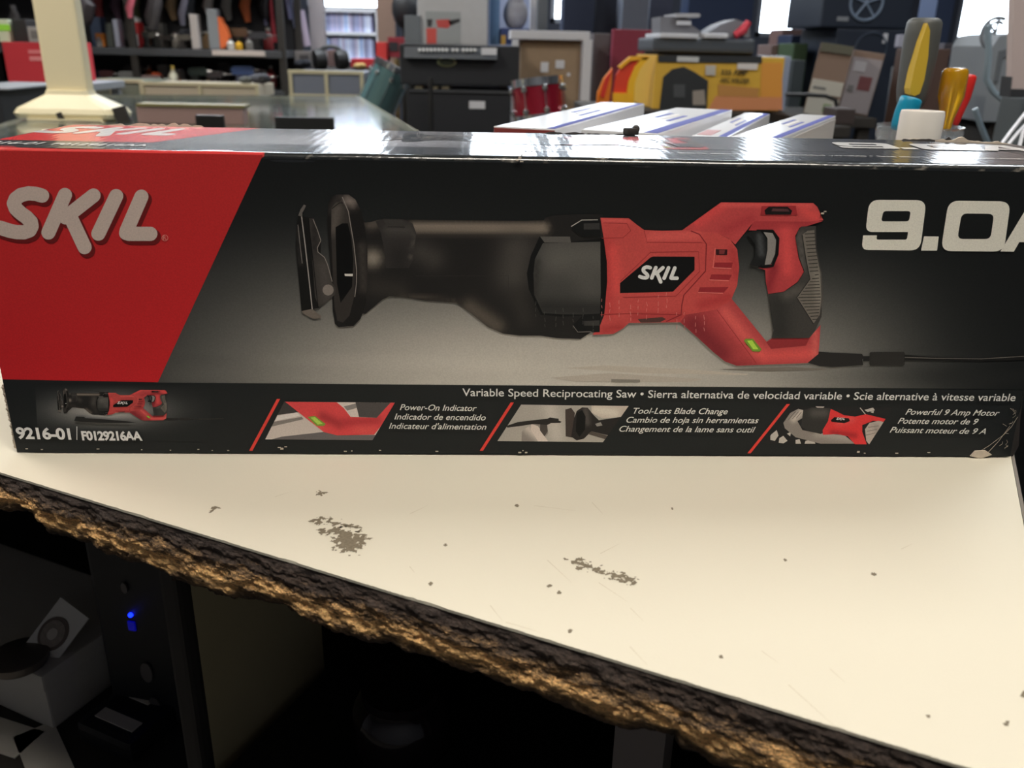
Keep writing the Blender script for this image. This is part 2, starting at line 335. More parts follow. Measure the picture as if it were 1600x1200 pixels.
class Art:
    """flat print: polygons in photograph-like design pixels, put on a carton face by pos(); ink per vertex"""
    def __init__(s, pos, lift, layer0=1): s.pos = pos; s.lift = Vector(lift); s.V = []; s.Fc = []; s.C = []; s.k = layer0; s.base = Vector((0, 0, 0)); s.tf = lambda x, y: (x, y); s.clip = None
    def poly(s, pts, col, brush=(), grid=None, fn=None, up=True):
        if grid is None: grid = 9 if (brush or fn) else None
        if s.clip: pts = clip_poly(pts, s.clip)
        if len(pts) < 3: return s
        # drop duplicate points
        pp = []
        for p in pts:
            if not pp or math.hypot(p[0] - pp[-1][0], p[1] - pp[-1][1]) > 1e-4: pp.append(p)
        if math.hypot(pp[0][0] - pp[-1][0], pp[0][1] - pp[-1][1]) < 1e-4: pp.pop()
        n = len(pp)
        if n < 3: return s
        inn = []
        if grid:
            xa, xb = min(p[0] for p in pp), max(p[0] for p in pp); ya, yb = min(p[1] for p in pp), max(p[1] for p in pp)
            y = ya + grid * .5; r = 0
            while y < yb:
                x = xa + grid * (.5 if r % 2 else .95)
                while x < xb:
                    c = False
                    for i in range(n):
                        x1, y1 = pp[i]; x2, y2 = pp[(i + 1) % n]
                        if (y1 > y) != (y2 > y) and x < (x2 - x1) * (y - y1) / (y2 - y1) + x1: c = not c
                    if c: inn.append((x, y))
                    x += grid
                y += grid * .87; r += 1
            # subdivide the outline too
            q = []
            for i in range(n):
                a, b = pp[i], pp[(i + 1) % n]; L = math.hypot(b[0] - a[0], b[1] - a[1]); m_ = max(1, int(L / grid))
                q += [(a[0] + (b[0] - a[0]) * k / m_, a[1] + (b[1] - a[1]) * k / m_) for k in range(m_)]
            pp = q; n = len(pp)
        vs, es, fs, _, _, _ = delaunay_2d_cdt([Vector(p) for p in pp + inn], [], [list(range(n))], 1, 1e-5)
        b0 = len(s.V); off = s.lift * s.k
        base = ink(col)
        for v in vs:
            x, y = v.x, v.y
            c = list(base)
            if fn: c = list(ink(fn(x, y)))
            for (x0, y0, x1, y1, rad, bc, st) in brush:
                dx, dy = x1 - x0, y1 - y0; t = max(0, min(1, ((x - x0) * dx + (y - y0) * dy) / (dx * dx + dy * dy + 1e-9)))
                w = st * math.exp(-((math.hypot(x - x0 - t * dx, y - y0 - t * dy) / rad) ** 2)); ic = ink(bc)
                c = [a + (b - a) * w for a, b in zip(c, ic)]
            s.C.append(c); X, Y = s.tf(x, y); s.V.append(s.pos(X, Y) + off)
        for f in fs: s.Fc.append([b0 + i for i in f])
        if up: s.k += 1
        return s
    def line(s, pts, w, col, up=True, round_=False):
        """stroke of width w as one polygon"""
        L = []; R = []
        for i, p in enumerate(pts):
            a = pts[max(i - 1, 0)]; b = pts[min(i + 1, len(pts) - 1)]; dx, dy = b[0] - a[0], b[1] - a[1]; l = math.hypot(dx, dy) or 1
            nx, ny = -dy / l * w / 2, dx / l * w / 2; L.append((p[0] + nx, p[1] + ny)); R.append((p[0] - nx, p[1] - ny))
        return s.poly(L + R[::-1], col, up=up)
    def blob(s, pts, w, col):
        """round-capped stroke, all on one layer (convex pieces on tiny sub-layers)"""
        for i in range(len(pts) - 1):
            (ax, ay), (bx, by) = pts[i], pts[i + 1]; a = math.atan2(by - ay, bx - ax); P = []
            for k in range(13): t = a + math.pi / 2 + math.pi * k / 12; P.append((ax + w / 2 * math.cos(t), ay + w / 2 * math.sin(t)))
            for k in range(13): t = a - math.pi / 2 + math.pi * k / 12; P.append((bx + w / 2 * math.cos(t), by + w / 2 * math.sin(t)))
            s.k += .02; s.poly(P, col, up=False)
        return s
    def build(s, name, material, parent, **kw):
        me = bpy.data.meshes.new(name); inv = wmat(parent).inverted()
        me.from_pydata([inv @ (v + s.base) for v in s.V], [], s.Fc); at = me.color_attributes.new('ink', 'FLOAT_COLOR', 'POINT')
        at.data.foreach_set('color', [x for c in s.C for x in (*c, 1)])
        me.materials.append(material); o = bpy.data.objects.new(name, me); COL.objects.link(o); o.parent = parent; info(o, **kw); return o
# blob needs to know where its last polygon starts
_op = Art.poly
def _poly(s, *a, **k): s._b = len(s.V); return _op(s, *a, **k)
Art.poly = _poly
def clip_poly(P, C):
    """Sutherland-Hodgman, C convex"""
    area2 = sum(C[i][0] * C[(i + 1) % len(C)][1] - C[(i + 1) % len(C)][0] * C[i][1] for i in range(len(C)))
    if area2 < 0: C = C[::-1]
    for i in range(len(C)):
        a, b = C[i], C[(i + 1) % len(C)]; out = []
        ins = lambda p: (b[0] - a[0]) * (p[1] - a[1]) - (b[1] - a[1]) * (p[0] - a[0]) >= 0
        for j in range(len(P)):
            p, q = P[j], P[(j + 1) % len(P)]
            if ins(p): out.append(p)
            if ins(p) != ins(q):
                d1 = (b[0] - a[0]) * (p[1] - a[1]) - (b[1] - a[1]) * (p[0] - a[0]); d2 = (b[0] - a[0]) * (q[1] - a[1]) - (b[1] - a[1]) * (q[0] - a[0]); t = d1 / (d1 - d2)
                out.append((p[0] + (q[0] - p[0]) * t, p[1] + (q[1] - p[1]) * t))
        P = out
        if not P: return []
    return P
def front(x, y): return onplane(x, y, (0, 0, 0), (0, 1, 0))
def text_mesh(body, shear=0.0, bold=0.0, space=1.0):
    cu = bpy.data.curves.new('t', 'FONT'); cu.body = body; cu.shear = shear; cu.offset = bold; cu.space_character = space; cu.resolution_u = 4
    ob = bpy.data.objects.new('t', cu); COL.objects.link(ob); dg = bpy.context.evaluated_depsgraph_get(); me = ob.evaluated_get(dg).to_mesh()
    V = [v.co.copy() for v in me.vertices]; F = [list(p.vertices) for p in me.polygons]
    ob.evaluated_get(dg).to_mesh_clear(); bpy.data.objects.remove(ob); bpy.data.curves.remove(cu); return V, F
def put_text(art, body, A, B, h, col, shear=0.0, bold=0.0, space=1.0, mapf=None, cap=0.72):
    """baseline from world point A to B, letter height h along the face's up direction"""
    V, F = text_mesh(body, shear, bold, space); xa = min(v.x for v in V); xb = max(v.x for v in V)
    A = Vector(A); B = Vector(B); up = art.up; b0 = len(art.V); c = ink(col)
    for v in V:
        art.V.append(A + (B - A) * ((v.x - xa) / (xb - xa)) + up * (v.y / cap * h) + art.lift * art.k); art.C.append(c)
    art.Fc += [[b0 + i for i in f] for f in F]
LIFT = (0, -0.00004, 0)
root = thing('saw_carton', 'long black and red printed carton of a reciprocating saw lying on the white worktop', 'box', (BL / 2, BD / 2, 0))
# --- carton body with rounded long edges; ink colours per vertex
_p, _q = front(247, 597), front(411, 242); LX0, LZ0, LX1, LZ1 = _p.x, _p.z, _q.x, _q.z
def body_col(x, y, z, wear):
    if y < 0.006 or z < BH * .98 and y < .03:   # front side
        lim = LX0 + (LX1 - LX0) * (z - LZ0) / (LZ1 - LZ0)
        c = (142, 34, 32) if (z > .0355 and x < lim) else (17, 19, 19)
    elif z > BH - .004: c = (60, 58, 58)
    else: c = (20, 21, 22)
    return [a + (b - a) * wear for a, b in zip(ink(c), (0.55, 0.5, 0.43))]
prof = []
def arc(cy, cz, r, a0, a1, n): return [(cy + r * math.cos(a0 + (a1 - a0) * i / n), cz + r * math.sin(a0 + (a1 - a0) * i / n)) for i in range(n + 1)]
r = 0.0032; PI = math.pi
prof += [(0, r), (0, r + .0015)] + [(0, r + .0015 + (BH - 2 * r - .003) * i / 6) for i in range(1, 6)] + [(0, BH - r - .0015), (0, BH - r)] + arc(r, BH - r, r, PI, PI / 2, 6)[1:] + [(r + (BD - 2 * r) * i / 8, BH) for i in range(1, 9)] + arc(BD - r, BH - r, r, PI / 2, 0, 4)[1:] \
     + [(BD, r)] + arc(BD - .0015, .0015, .0015, 0, -PI / 2, 2)[1:] + [(.0015, 0)] + arc(.0015, .0015, .0015, -PI / 2, -PI, 3)[1:]
NX = 520; V = []; F = []; C = []
np_ = len(prof)
for i in range(NX + 1):
    x = BL * i / NX
    ex = min(x, BL - x)
    for j, (y, z) in enumerate(prof):
        wr = 0.0; yy, zz = y, z
        edge_t = abs(z - BH) < .0045 and y < .0045
        edge_b = z < .003 and y < .003
        nz = noise.fractal(Vector((x * 130, y * 300, z * 300)), 1, 2, 4)
        if edge_t: wr = max(0, nz * 1.3 - .8) + max(0, nz - .2) * (.9 if x > .42 else .25 if x > .16 else 0); zz += .0003 * noise.noise(Vector((x * 30, 0, 0))); yy += .0002 * noise.noise(Vector((x * 30, 4, 0)))
        if edge_b: wr = max(0, nz * 1.8 - .7)
        if ex < .004: wr = max(wr, nz * 1.5 + .05) if z < BH * .8 else wr * .5
        if ex < .012 and z < .012 and y < .01: # crushed corners
            k = (1 - ex / .012) * (1 - z / .012); yy += .006 * k; wr = max(wr, .5 * k + nz * .8); 
        wr = max(0, min(1, wr)); V.append((x, yy, zz)); C.append(body_col(x, y, z, wr))
for i in range(NX):
    for j in range(np_): F.append((i * np_ + j, i * np_ + (j + 1) % np_, (i + 1) * np_ + (j + 1) % np_, (i + 1) * np_ + j))
F.append(list(range(np_))); F.append([NX * np_ + j for j in range(np_)][::-1])
me = bpy.data.meshes.new('carton_body'); inv = wmat(root).inverted(); me.from_pydata([inv @ Vector(v) for v in V], [], F)
at = me.color_attributes.new('ink', 'FLOAT_COLOR', 'POINT'); at.data.foreach_set('color', [q for c in C for q in (*c, 1)])
bmm = bmesh.new(); bmm.from_mesh(me); bmesh.ops.recalc_face_normals(bmm, faces=bmm.faces); bmm.to_mesh(me); bmm.free()
me.materials.append(pm_top); o = bpy.data.objects.new('carton_body', me); COL.objects.link(o); o.parent = root
for p in me.polygons: p.use_smooth = True
me.set_sharp_from_angle(angle=math.radians(50))

# --- background print of the front
def grad(x, y):
    t = max(0.0, min(1.0, (y - 330) / 255)); yy = t * t * (3 - 2 * t)
    g = 138 * math.exp(-(abs(x - 860) / 560) ** 2.6) * yy + 12 * math.exp(-((y - 400) / 90) ** 2) * math.exp(-((x - 520) / 300) ** 2)
    g *= 1 - .75 / (1 + math.exp(-(x - 1440) / 45))
    g += 18 * noise.noise(Vector((x / 160, y / 25, 0))) * (yy * (y > 540) * .35)
    return (17 + g, 18 + g * .935, 18 + g * .86)
bgp = Art(front, LIFT); bgp.up = Vector((0, 0, 1)); Z2 = lambda z, x: None
ytop = lambda x: 236 + 0.0180 * x
bgp.poly([(395, ytop(395) + 4), (1672, ytop(1672) + 4), (1600, 608), (240, 598)], (20, 20, 20), fn=grad, grid=10)
# pale plank lines on the printed floor
for P_, c in (([(880, 575), (945, 571), (1060, 576), (1170, 584), (1165, 586), (1000, 583), (930, 578)], (146, 136, 124)), ([(860, 590), (950, 583), (1100, 592), (1080, 597), (900, 596)], (142, 132, 121)),
              ([(1120, 577), (1230, 573), (1300, 577), (1200, 580)], (92, 84, 76)), ([(955, 592), (1000, 593), (1000, 597), (955, 597)], (104, 97, 88))):
    bgp.poly(P_, c)
bgp.build('printed_backdrop', pm_front, root)
# --- red and black panels
pan = Art(front, LIFT, 3); pan.up = Vector((0, 0, 1))
pan.poly([(-66, 234), (411, 242), (247, 597), (4, 592.5)], (158, 30, 31), grid=14, fn=lambda x, y: (150 + 6 * (y - 240) / 350, 35 - 8 * (y - 240) / 350, 34 - 4 * (y - 240) / 350))  # slight light falloff and haze towards the top painted into the red
pan.poly([(4, 592.5), (247, 597.5), (800, 602), (1200, 606), (1598, 609.5), (1578, 713), (800, 709.5), (27, 706.5)], (24, 25, 25))
pan.build('printed_panels', pm_front, root)
# --- brand logo
def logo(art, fx, fy, w, col, sh=None, dx=4, dy=5):
    S = [(252, 326), (215, 315), (170, 312), (125, 322), (95, 345), (84, 372), (95, 402), (125, 430), (160, 455), (185, 482), (190, 508), (178, 532), (145, 544), (100, 543), (60, 535), (25, 524), (5, 517)]
    K = [[(388, 322), (290, 545)], [(558, 325), (392, 455)], [(415, 440), (505, 632)]]; I = [[(693, 328), (587, 552)]]; Lt = [[(843, 332), (755, 535), (752, 548), (768, 553), (896, 553)]]
    for (c, ox, oy, ww) in (([(sh, dx, dy, w + 3)] if sh else []) + [(col, 0, 0, w)]):
        for st in [S] + K + I + Lt: art.blob([(fx(x, y) + ox, fy(x, y) + oy) for x, y in st], ww, c)
        art.k += 1
lg = Art(front, LIFT, 5)
logo(lg, lambda x, y: x / 3.81, lambda x, y: 220 + y / 3.81, 22.2, (158, 140, 129), (84, 20, 20))
lg.up = Vector((0, 0, 1))
for q in range(20):
    a0, a1 = 2 * PI * q / 20, 2 * PI * (q + 1) / 20; cx, cy = 258, 371.5
    lg.poly([(cx + 5 * math.cos(a0), cy + 5 * math.sin(a0)), (cx + 5 * math.cos(a1), cy + 5 * math.sin(a1)), (cx + 4.2 * math.cos(a1), cy + 4.2 * math.sin(a1)), (cx + 4.2 * math.cos(a0), cy + 4.2 * math.sin(a0))], (176, 112, 100), up=False)
put_text(lg, 'R', front(255.6, 374.5), front(260.6, 374.5), .0021, (176, 112, 100))
lg.build('brand_logo', pm_front, root)
# --- 9.0A
def nine(art, f, col):
    def rr(P, r=9, n=4):
        out = []; R_ = r if isinstance(r, list) else [r] * len(P)
        for i in range(len(P)):
            r = R_[i]; p0, p1, p2 = Vector(P[i - 1]), Vector(P[i]), Vector(P[(i + 1) % len(P)]); a = (p0 - p1); b = (p2 - p1); k = min(r, a.length * .45, b.length * .45); a = p1 + a.normalized() * k; b = p1 + b.normalized() * k
            for t in range(n + 1): u = t / n; q = a * (1 - u) ** 2 + p1 * 2 * u * (1 - u) + b * u * u; out.append((q.x, q.y))
        return out
    art.poly([f(*p) for p in rr([(474, 336), (742, 338), (712, 574), (438, 571), (445, 503), (510, 503), (507, 523), (650, 523), (656, 487), (456, 487)], [48, 48, 48, 34, 2, 2, 12, 10, 2, 34], 6)], col)
    # counter of the 9 and of the 0 are separate ink of the background colour
    art.poly([f(*p) for p in rr([(540, 389), (668, 389), (660, 437), (529, 437)], 14)], art.bgc)
    art.poly([f(*p) for p in rr([(730, 507), (799, 508), (791, 574), (716, 574)], 3)], col)
    art.poly([f(*p) for p in rr([(845, 340), (1136, 344), (1104, 579), (808, 576)], 50, 6)], col)
    art.poly([f(*p) for p in rr([(906, 400), (1058, 402), (1041, 520), (886, 519)], 26)], art.bgc)
    art.poly([f(*p) for p in [(1087, 578), (1228, 344), (1322, 345), (1340, 582), (1272, 581), (1266, 536), (1176, 534), (1150, 579)]], col)
    art.poly([f(*p) for p in [(1204, 490), (1258, 404), (1264, 491)]], art.bgc)
nn = Art(front, LIFT, 5); nn.bgc = (17, 18, 18)
nine(nn, lambda x, y: (1200 + x / 3.0, 200 + y / 3.0), (180, 168, 155)); nn.build('power_rating', pm_front, root)

# --- picture of the saw
BLK = (24, 22, 21)
def saw(a, detail=True):
    c1 = lambda P: [(440 + x / 3.81, 280 + y / 3.81) for x, y in P]
    c2 = lambda P: [(820 + x / 3.265, 280 + y / 3.265) for x, y in P]
    c6 = lambda P: [(1200 + x / 3.0, 200 + y / 3.0) for x, y in P]
    def b1(L): return [(440 + x0 / 3.81, 280 + y0 / 3.81, 440 + x1 / 3.81, 280 + y1 / 3.81, r / 3.81, c, s_) for x0, y0, x1, y1, r, c, s_ in L]
    def b2(L): return [(820 + x0 / 3.265, 280 + y0 / 3.265, 820 + x1 / 3.265, 280 + y1 / 3.265, r / 3.265, c, s_) for x0, y0, x1, y1, r, c, s_ in L]
    g = 8
    # cord
    a.poly(c6([(225, 1046), (300, 1052), (440, 1058), (448, 1075), (440, 1085), (445, 1110), (300, 1120), (240, 1115), (180, 1098)]), (30, 28, 27), [])
    a.poly(c6([(445, 1068), (480, 1068), (480, 1092), (445, 1092)]), (26, 25, 24)); a.poly(c6([(475, 1054), (480, 1050), (636, 1048), (640, 1055), (640, 1108), (632, 1112), (478, 1113), (474, 1106)]), (34, 32, 30))
    a.poly(c6([(638, 1062), (800, 1074), (1000, 1077), (1190, 1062), (1235, 1060), (1235, 1084), (1000, 1092), (800, 1090), (638, 1088)]), (22, 21, 20), [])
    a.line(c6([(640, 1074), (800, 1079), (1000, 1081), (1235, 1067)]), 1.0, (88, 82, 76))
    # main dark body
    a.poly(c1([(430, 300), (480, 258), (530, 255), (590, 238), (760, 240), (1000, 243), (1450, 247), (1560, 243), (1570, 228), (1620, 213), (1760, 208), (1910, 208), (1935, 300), (1940, 860), (1850, 905), (1780, 950), (1640, 945), (1540, 930), (1420, 930), (1320, 918), (1230, 880), (1130, 800), (1040, 735),
                 (860, 722), (720, 700), (640, 697), (600, 715), (500, 800), (440, 800)]), (26, 24, 23),
           b1([(790, 285, 1560, 290, 28, (112, 100, 88), .95), (540, 470, 545, 470, 45, (120, 110, 98), .9), (530, 270, 560, 262, 30, (80, 72, 64), .7), (830, 430, 900, 470, 70, (54, 50, 46), .7), (1400, 430, 1380, 560, 110, (56, 52, 48), .9),
               (560, 640, 700, 660, 60, (44, 40, 36), .6), (1120, 760, 1280, 870, 45, (74, 66, 58), .8), (1450, 820, 1400, 700, 60, (40, 37, 34), .7), (720, 690, 1040, 725, 12, (60, 53, 47), .7)]), grid=g)
    a.line(c1([(800, 575), (1270, 575), (1350, 572), (1350, 680), (1430, 805)]), .7, (38, 35, 33)) if detail else None
    # grey motor housing
    a.poly(c2([(20, 560), (10, 480), (30, 390), (75, 292), (230, 320), (395, 300), (395, 690), (180, 700), (80, 690)]), (13, 13, 13), [])
    a.poly(c2([(92, 325), (230, 322), (385, 318), (388, 690), (180, 688), (92, 682), (48, 590), (44, 480), (52, 405)]), (52, 50, 47),
           b2([(170, 400, 350, 400, 90, (78, 74, 69), .8), (300, 470, 340, 560, 80, (66, 63, 59), .7), (100, 650, 380, 660, 50, (30, 29, 28), .9), (60, 420, 50, 600, 22, (36, 34, 32), .8)]), grid=g)
    a.poly(c2([(78, 292), (230, 292), (235, 322), (100, 322)]), (70, 66, 62), [])
    a.poly(c2([(385, 298), (405, 298), (420, 420), (420, 520), (405, 692), (383, 692), (390, 500)]), (10, 10, 10))
    # clip
    a.poly(c1([(560, 250), (610, 234), (722, 237), (780, 262), (802, 320), (782, 480), (758, 527), (622, 528), (608, 400), (592, 320)]), (40, 37, 35), b1([(640, 300, 760, 300, 30, (58, 54, 50), .8), (700, 450, 700, 500, 60, (26, 24, 23), .7), (770, 470, 795, 330, 8, (66, 60, 55), .8)]), grid=g)
    a.poly(c1([(605, 240), (720, 240), (736, 274), (730, 284), (632, 280)]), (46, 43, 40), []); a.line(c1([(632, 283), (735, 285)]), 1, (20, 19, 18))
    # collar ring
    a.poly(c1([(272, 250), (277, 150), (292, 108), (330, 90), (400, 90), (440, 120), (475, 190), (500, 300), (512, 420), (512, 600), (500, 750), (470, 830), (430, 872), (340, 880), (318, 860), (305, 780), (300, 650), (285, 450)]), (22, 20, 19),
           b1([(395, 125, 420, 135, 30, (112, 100, 92), .85), (480, 400, 490, 650, 26, (52, 47, 43), .8), (330, 100, 290, 200, 14, (50, 45, 42), .6)]), grid=g)
    a.poly(c1([(297, 170), (325, 135), (362, 128), (392, 190), (415, 300), (430, 420), (438, 560), (432, 700), (405, 810), (365, 852), (332, 840), (316, 760), (306, 560), (296, 330)]), (42, 38, 35),
           b1([(330, 170, 310, 300, 32, (74, 67, 61), .9), (360, 560, 360, 800, 40, (40, 36, 33), .8)]), grid=g)
    a.poly(c1([(322, 285), (360, 262), (395, 262), (415, 340), (428, 480), (420, 640), (352, 735), (330, 620)]), (9, 9, 9))
    a.line(c1([(362, 105), (398, 190), (430, 380), (447, 540), (446, 620), (436, 700)]), 1.2, (112, 104, 97)); a.line(c1([(300, 175), (345, 140), (365, 140)]), 1.2, (14, 13, 12))
    a.poly(c1([(375, 562), (424, 562), (424, 577), (378, 575)]), (176, 166, 156))
    # shoe plate
    a.poly(c1([(92, 262), (100, 216), (165, 228), (190, 232), (235, 365), (225, 765), (120, 785), (85, 400)]), (18, 17, 16), b1([(100, 300, 110, 500, 14, (40, 37, 35), .7)]), grid=g)
    a.poly(c1([(165, 232), (192, 232), (216, 300), (236, 365), (214, 408), (217, 435), (255, 462), (276, 510), (300, 610), (323, 650), (319, 685), (225, 765), (200, 700)]), (46, 42, 39), b1([(250, 520, 270, 700, 40, (62, 57, 53), .8), (200, 260, 200, 420, 16, (24, 22, 21), .8)]), grid=g)
    a.line(c1([(120, 222), (140, 380), (165, 600), (184, 778)]), 1.4, (140, 132, 124)); a.line(c1([(98, 270), (112, 400), (124, 500)]), 1.0, (100, 94, 88)); a.line(c1([(160, 232), (190, 500), (218, 760)]), 1.2, (10, 10, 10))
    a.line(c1([(188, 236), (214, 300), (235, 364), (214, 406), (217, 432), (256, 464), (275, 508), (302, 608)]), 1.1, (112, 104, 97))
    a.poly(c1([(100, 216), (113, 180), (134, 150), (146, 156), (138, 176), (124, 200), (124, 222)]), (80, 74, 69)); a.poly(c1([(120, 784), (182, 770), (200, 785), (236, 812), (234, 825), (190, 828), (140, 805)]), (88, 79, 71))
    a.poly([(440 + (278 + 33 * math.cos(t * PI / 8)) / 3.81, 280 + (658 + 33 * math.sin(t * PI / 8)) / 3.81) for t in range(16)], (104, 95, 88))
    # lower arm, upper arm, motor: red
    RD = (154, 58, 54); DK = (106, 34, 37); LT = (178, 74, 69)
    a.poly(c2([(785, 722), (820, 680), (975, 650), (1055, 610), (1232, 828), (1262, 808), (1452, 806), (1507, 742), (1500, 850), (1496, 890), (1440, 936), (1080, 950), (1020, 928), (960, 880), (880, 806)]), (140, 50, 50),
           b2([(860, 740, 1000, 890, 70, (92, 26, 32), .9), (1020, 680, 1200, 890, 34, LT, .8), (1200, 900, 1450, 890, 34, (184, 66, 62), .8), (1060, 940, 1180, 935, 20, DK, .7), (1480, 780, 1480, 900, 18, (196, 84, 78), .6)]), grid=g)
    a.poly(c2([(1230, 830), (1262, 812), (1452, 808), (1432, 848), (1255, 864)]), (112, 34, 36), []); a.line(c2([(975, 660), (1180, 938)]), 1.0, (120, 34, 36))
    a.poly(c2([(1170, 208), (1400, 205), (1520, 212), (1440, 238), (1400, 246), (1378, 288), (1395, 400), (1422, 470), (1390, 522), (1320, 572), (1240, 584), (1228, 520), (1225, 462), (1190, 452), (1260, 432), (1292, 380), (1296, 320), (1270, 262), (1140, 260)]), (141, 48, 49),
           b2([(1330, 260, 1340, 460, 36, (178, 62, 60), .8), (1270, 450, 1240, 560, 26, (104, 28, 34), .9), (1160, 230, 1450, 225, 14, (120, 34, 38), .7)]), grid=g)
    a.poly(c2([(795, 264), (1000, 117), (1470, 121), (1490, 140), (1521, 208), (1440, 216), (1172, 212), (1150, 236), (1072, 332), (1040, 302), (985, 276)]), (149, 54, 53),
           b2([(880, 220, 1010, 130, 26, (176, 60, 58), .8), (1020, 260, 1150, 200, 26, (132, 40, 44), .7), (1000, 128, 1460, 132, 10, (186, 70, 66), .8), (1420, 160, 1480, 190, 26, (178, 62, 58), .8)]), grid=g)
    a.poly(c2([(385, 196), (530, 198), (572, 232), (608, 258), (700, 262), (850, 258), (985, 276), (1045, 306), (1082, 356), (1092, 450), (1082, 540), (1050, 618), (975, 664), (820, 690), (790, 728), (530, 732), (500, 760), (450, 788), (345, 792), (385, 740), (405, 690), (420, 520), (418, 420), (402, 300)]), RD,
           b2([(420, 320, 430, 680, 24, (146, 44, 44), .7), (640, 290, 880, 285, 22, LT, .8), (450, 360, 470, 560, 30, (182, 62, 58), .8), (560, 700, 800, 700, 24, (128, 38, 40), .7), (1060, 360, 1080, 500, 22, (136, 40, 42), .8), (400, 770, 500, 750, 20, (126, 34, 36), .7), (400, 210, 520, 215, 12, LT, .7),
               (900, 640, 1040, 600, 26, (134, 38, 40), .8)]), grid=g)
    a.poly(c2([(575, 712), (700, 702), (720, 712), (690, 728), (590, 730)]), (60, 40, 36)); a.line(c2([(392, 300), (500, 298), (540, 262), (520, 225), (400, 222)]), 1.0, (120, 34, 36)); a.line(c2([(385, 690), (540, 684), (800, 690)]), 1.2, (116, 32, 34))
    a.line(c2([(845, 262), (890, 280), (925, 330), (920, 468), (810, 590), (800, 640), (796, 690), (720, 725)]), 1.7, (104, 28, 32)); a.line(c2([(608, 262), (622, 320), (905, 322)]), 1.1, (126, 36, 38))
    a.line(c2([(486, 520), (640, 372), (885, 368), (890, 470), (770, 595), (500, 602)]), 1.2, (128, 38, 40))
    a.poly(c2([(640, 398), (655, 393), (865, 394), (865, 462), (755, 572), (485, 580), (485, 528)]), (10, 10, 11))
    if detail:
        k = .2125; sx = lambda x, y: 820 + (585 + x * k) / 3.265 + 0; sy = lambda x, y: 280 + (437 + (y - 270) * .236) / 3.265
        logo(a, lambda x, y: sx(x, y), sy, 5.6, (196, 188, 180))
    # clamps (black bolts)
    for P_ in ([(240, 252), (242, 232), (290, 204), (382, 204), (388, 292), (292, 294)], [(245, 742), (300, 688), (384, 684), (382, 778), (272, 782)]): a.poly(c2(P_), (16, 16, 16), [])
    a.poly(c2([(300, 225), (380, 222), (382, 255), (300, 255)]), (44, 42, 40)); a.poly(c2([(300, 722), (380, 718), (380, 745), (302, 745)]), (44, 42, 40))
    a.line(c2([(236, 240), (290, 207), (372, 206)]), 1.2, (150, 142, 134)); a.line(c2([(245, 745), (270, 778), (340, 776)]), 1.0, (96, 90, 84))
    # vents
    a.poly(c2([(972, 356), (1032, 357), (1030, 386), (974, 385)]), (42, 18, 20)); a.poly(c2([(990, 360), (1020, 360), (1016, 380), (990, 380)]), (96, 40, 40))
    for P_ in ([(968, 424), (1060, 424), (1052, 454), (962, 450)], [(950, 484), (1055, 486), (1040, 516), (940, 512)], [(892, 550), (1038, 548), (1010, 580), (882, 576)]):
        a.poly(c2(P_), (118, 32, 36)); a.line(c2([P_[3], P_[2]]), 1.4, (200, 88, 82))
    a.line(c2([(970, 350), (958, 450)]), 1.4, (196, 84, 78))
    # green indicator
    a.poly(c2([(1116, 822), (1125, 812), (1162, 812), (1206, 866), (1196, 878), (1160, 876)]), (92, 116, 40)); a.poly(c2([(1132, 822), (1158, 820), (1190, 866), (1164, 866)]), (140, 176, 58))
    # trigger
    a.poly(c2([(1215, 268), (1262, 274), (1280, 310), (1274, 380), (1252, 432), (1222, 436), (1236, 360), (1236, 300)]), (108, 102, 97), [])
    a.line(c2([(1180, 262), (1262, 262), (1290, 300), (1286, 380), (1262, 440), (1212, 446), (1190, 440)]), 4.2, (12, 12, 12))
    a.poly(c2([(1133, 272), (1155, 262), (1198, 262), (1228, 296), (1236, 360), (1218, 430), (1192, 442), (1144, 437), (1172, 385), (1172, 330), (1142, 292)]), (22, 22, 22), b2([(1195, 290, 1205, 380, 14, (62, 62, 62), .8)]), grid=5)
    a.poly(c2([(1206, 136), (1380, 134), (1388, 182), (1200, 182)]), (124, 36, 38)); a.poly(c2([(1220, 158), (1242, 139), (1338, 139), (1362, 160), (1354, 180), (1226, 180)]), (20, 16, 16)); a.poly(c2([(1262, 148), (1340, 150), (1348, 164), (1256, 162)]), (66, 40, 40))
    # rubber grip
    a.poly(c2([(1392, 262), (1408, 240), (1482, 237), (1486, 350), (1511, 470), (1519, 580), (1511, 700), (1478, 770), (1448, 808), (1258, 810), (1266, 770), (1240, 586), (1318, 574), (1392, 524), (1424, 468), (1398, 400), (1378, 300)]), (48, 45, 42),
           b2([(1290, 640, 1300, 780, 60, (34, 33, 31), .9), (1400, 280, 1416, 460, 14, (74, 69, 64), .8), (1400, 560, 1330, 590, 24, (72, 67, 61), .7), (1500, 480, 1505, 640, 14, (84, 78, 71), .7)]), grid=g)
    a.poly(c2([(1412, 282), (1440, 262), (1474, 258), (1482, 360), (1504, 470), (1510, 600), (1502, 690), (1470, 735), (1385, 602), (1450, 510), (1430, 400)]), (88, 81, 73), b2([(1490, 480, 1500, 640, 18, (110, 102, 92), .8)]), grid=g)
    a.line(c2([(1412, 282), (1430, 400), (1452, 508), (1385, 602), (1470, 736)]), 1.4, (26, 25, 24))
    yy = 278
    while yy < 715:
        xl = 1418 + (yy - 282) * .13 if yy < 480 else (1452 - (yy - 510) * .72 if yy < 602 else 1385 + (yy - 602) * .64); xr = 1476 + (yy - 260) * .09 if yy < 600 else 1508 - (yy - 600) * .12
        a.line(c2([(xl + 8, yy), (xr, yy - 3)]), 1.3, (40, 37, 34), up=False)
        yy += 19 if yy < 500 else 16
    a.k += 1
sw = Art(front, LIFT, 5); sw.lift = Vector((0, -0.000006, 0)); sw.k = 1; sw.base = Vector((0, -.0003, 0))
saw(sw)
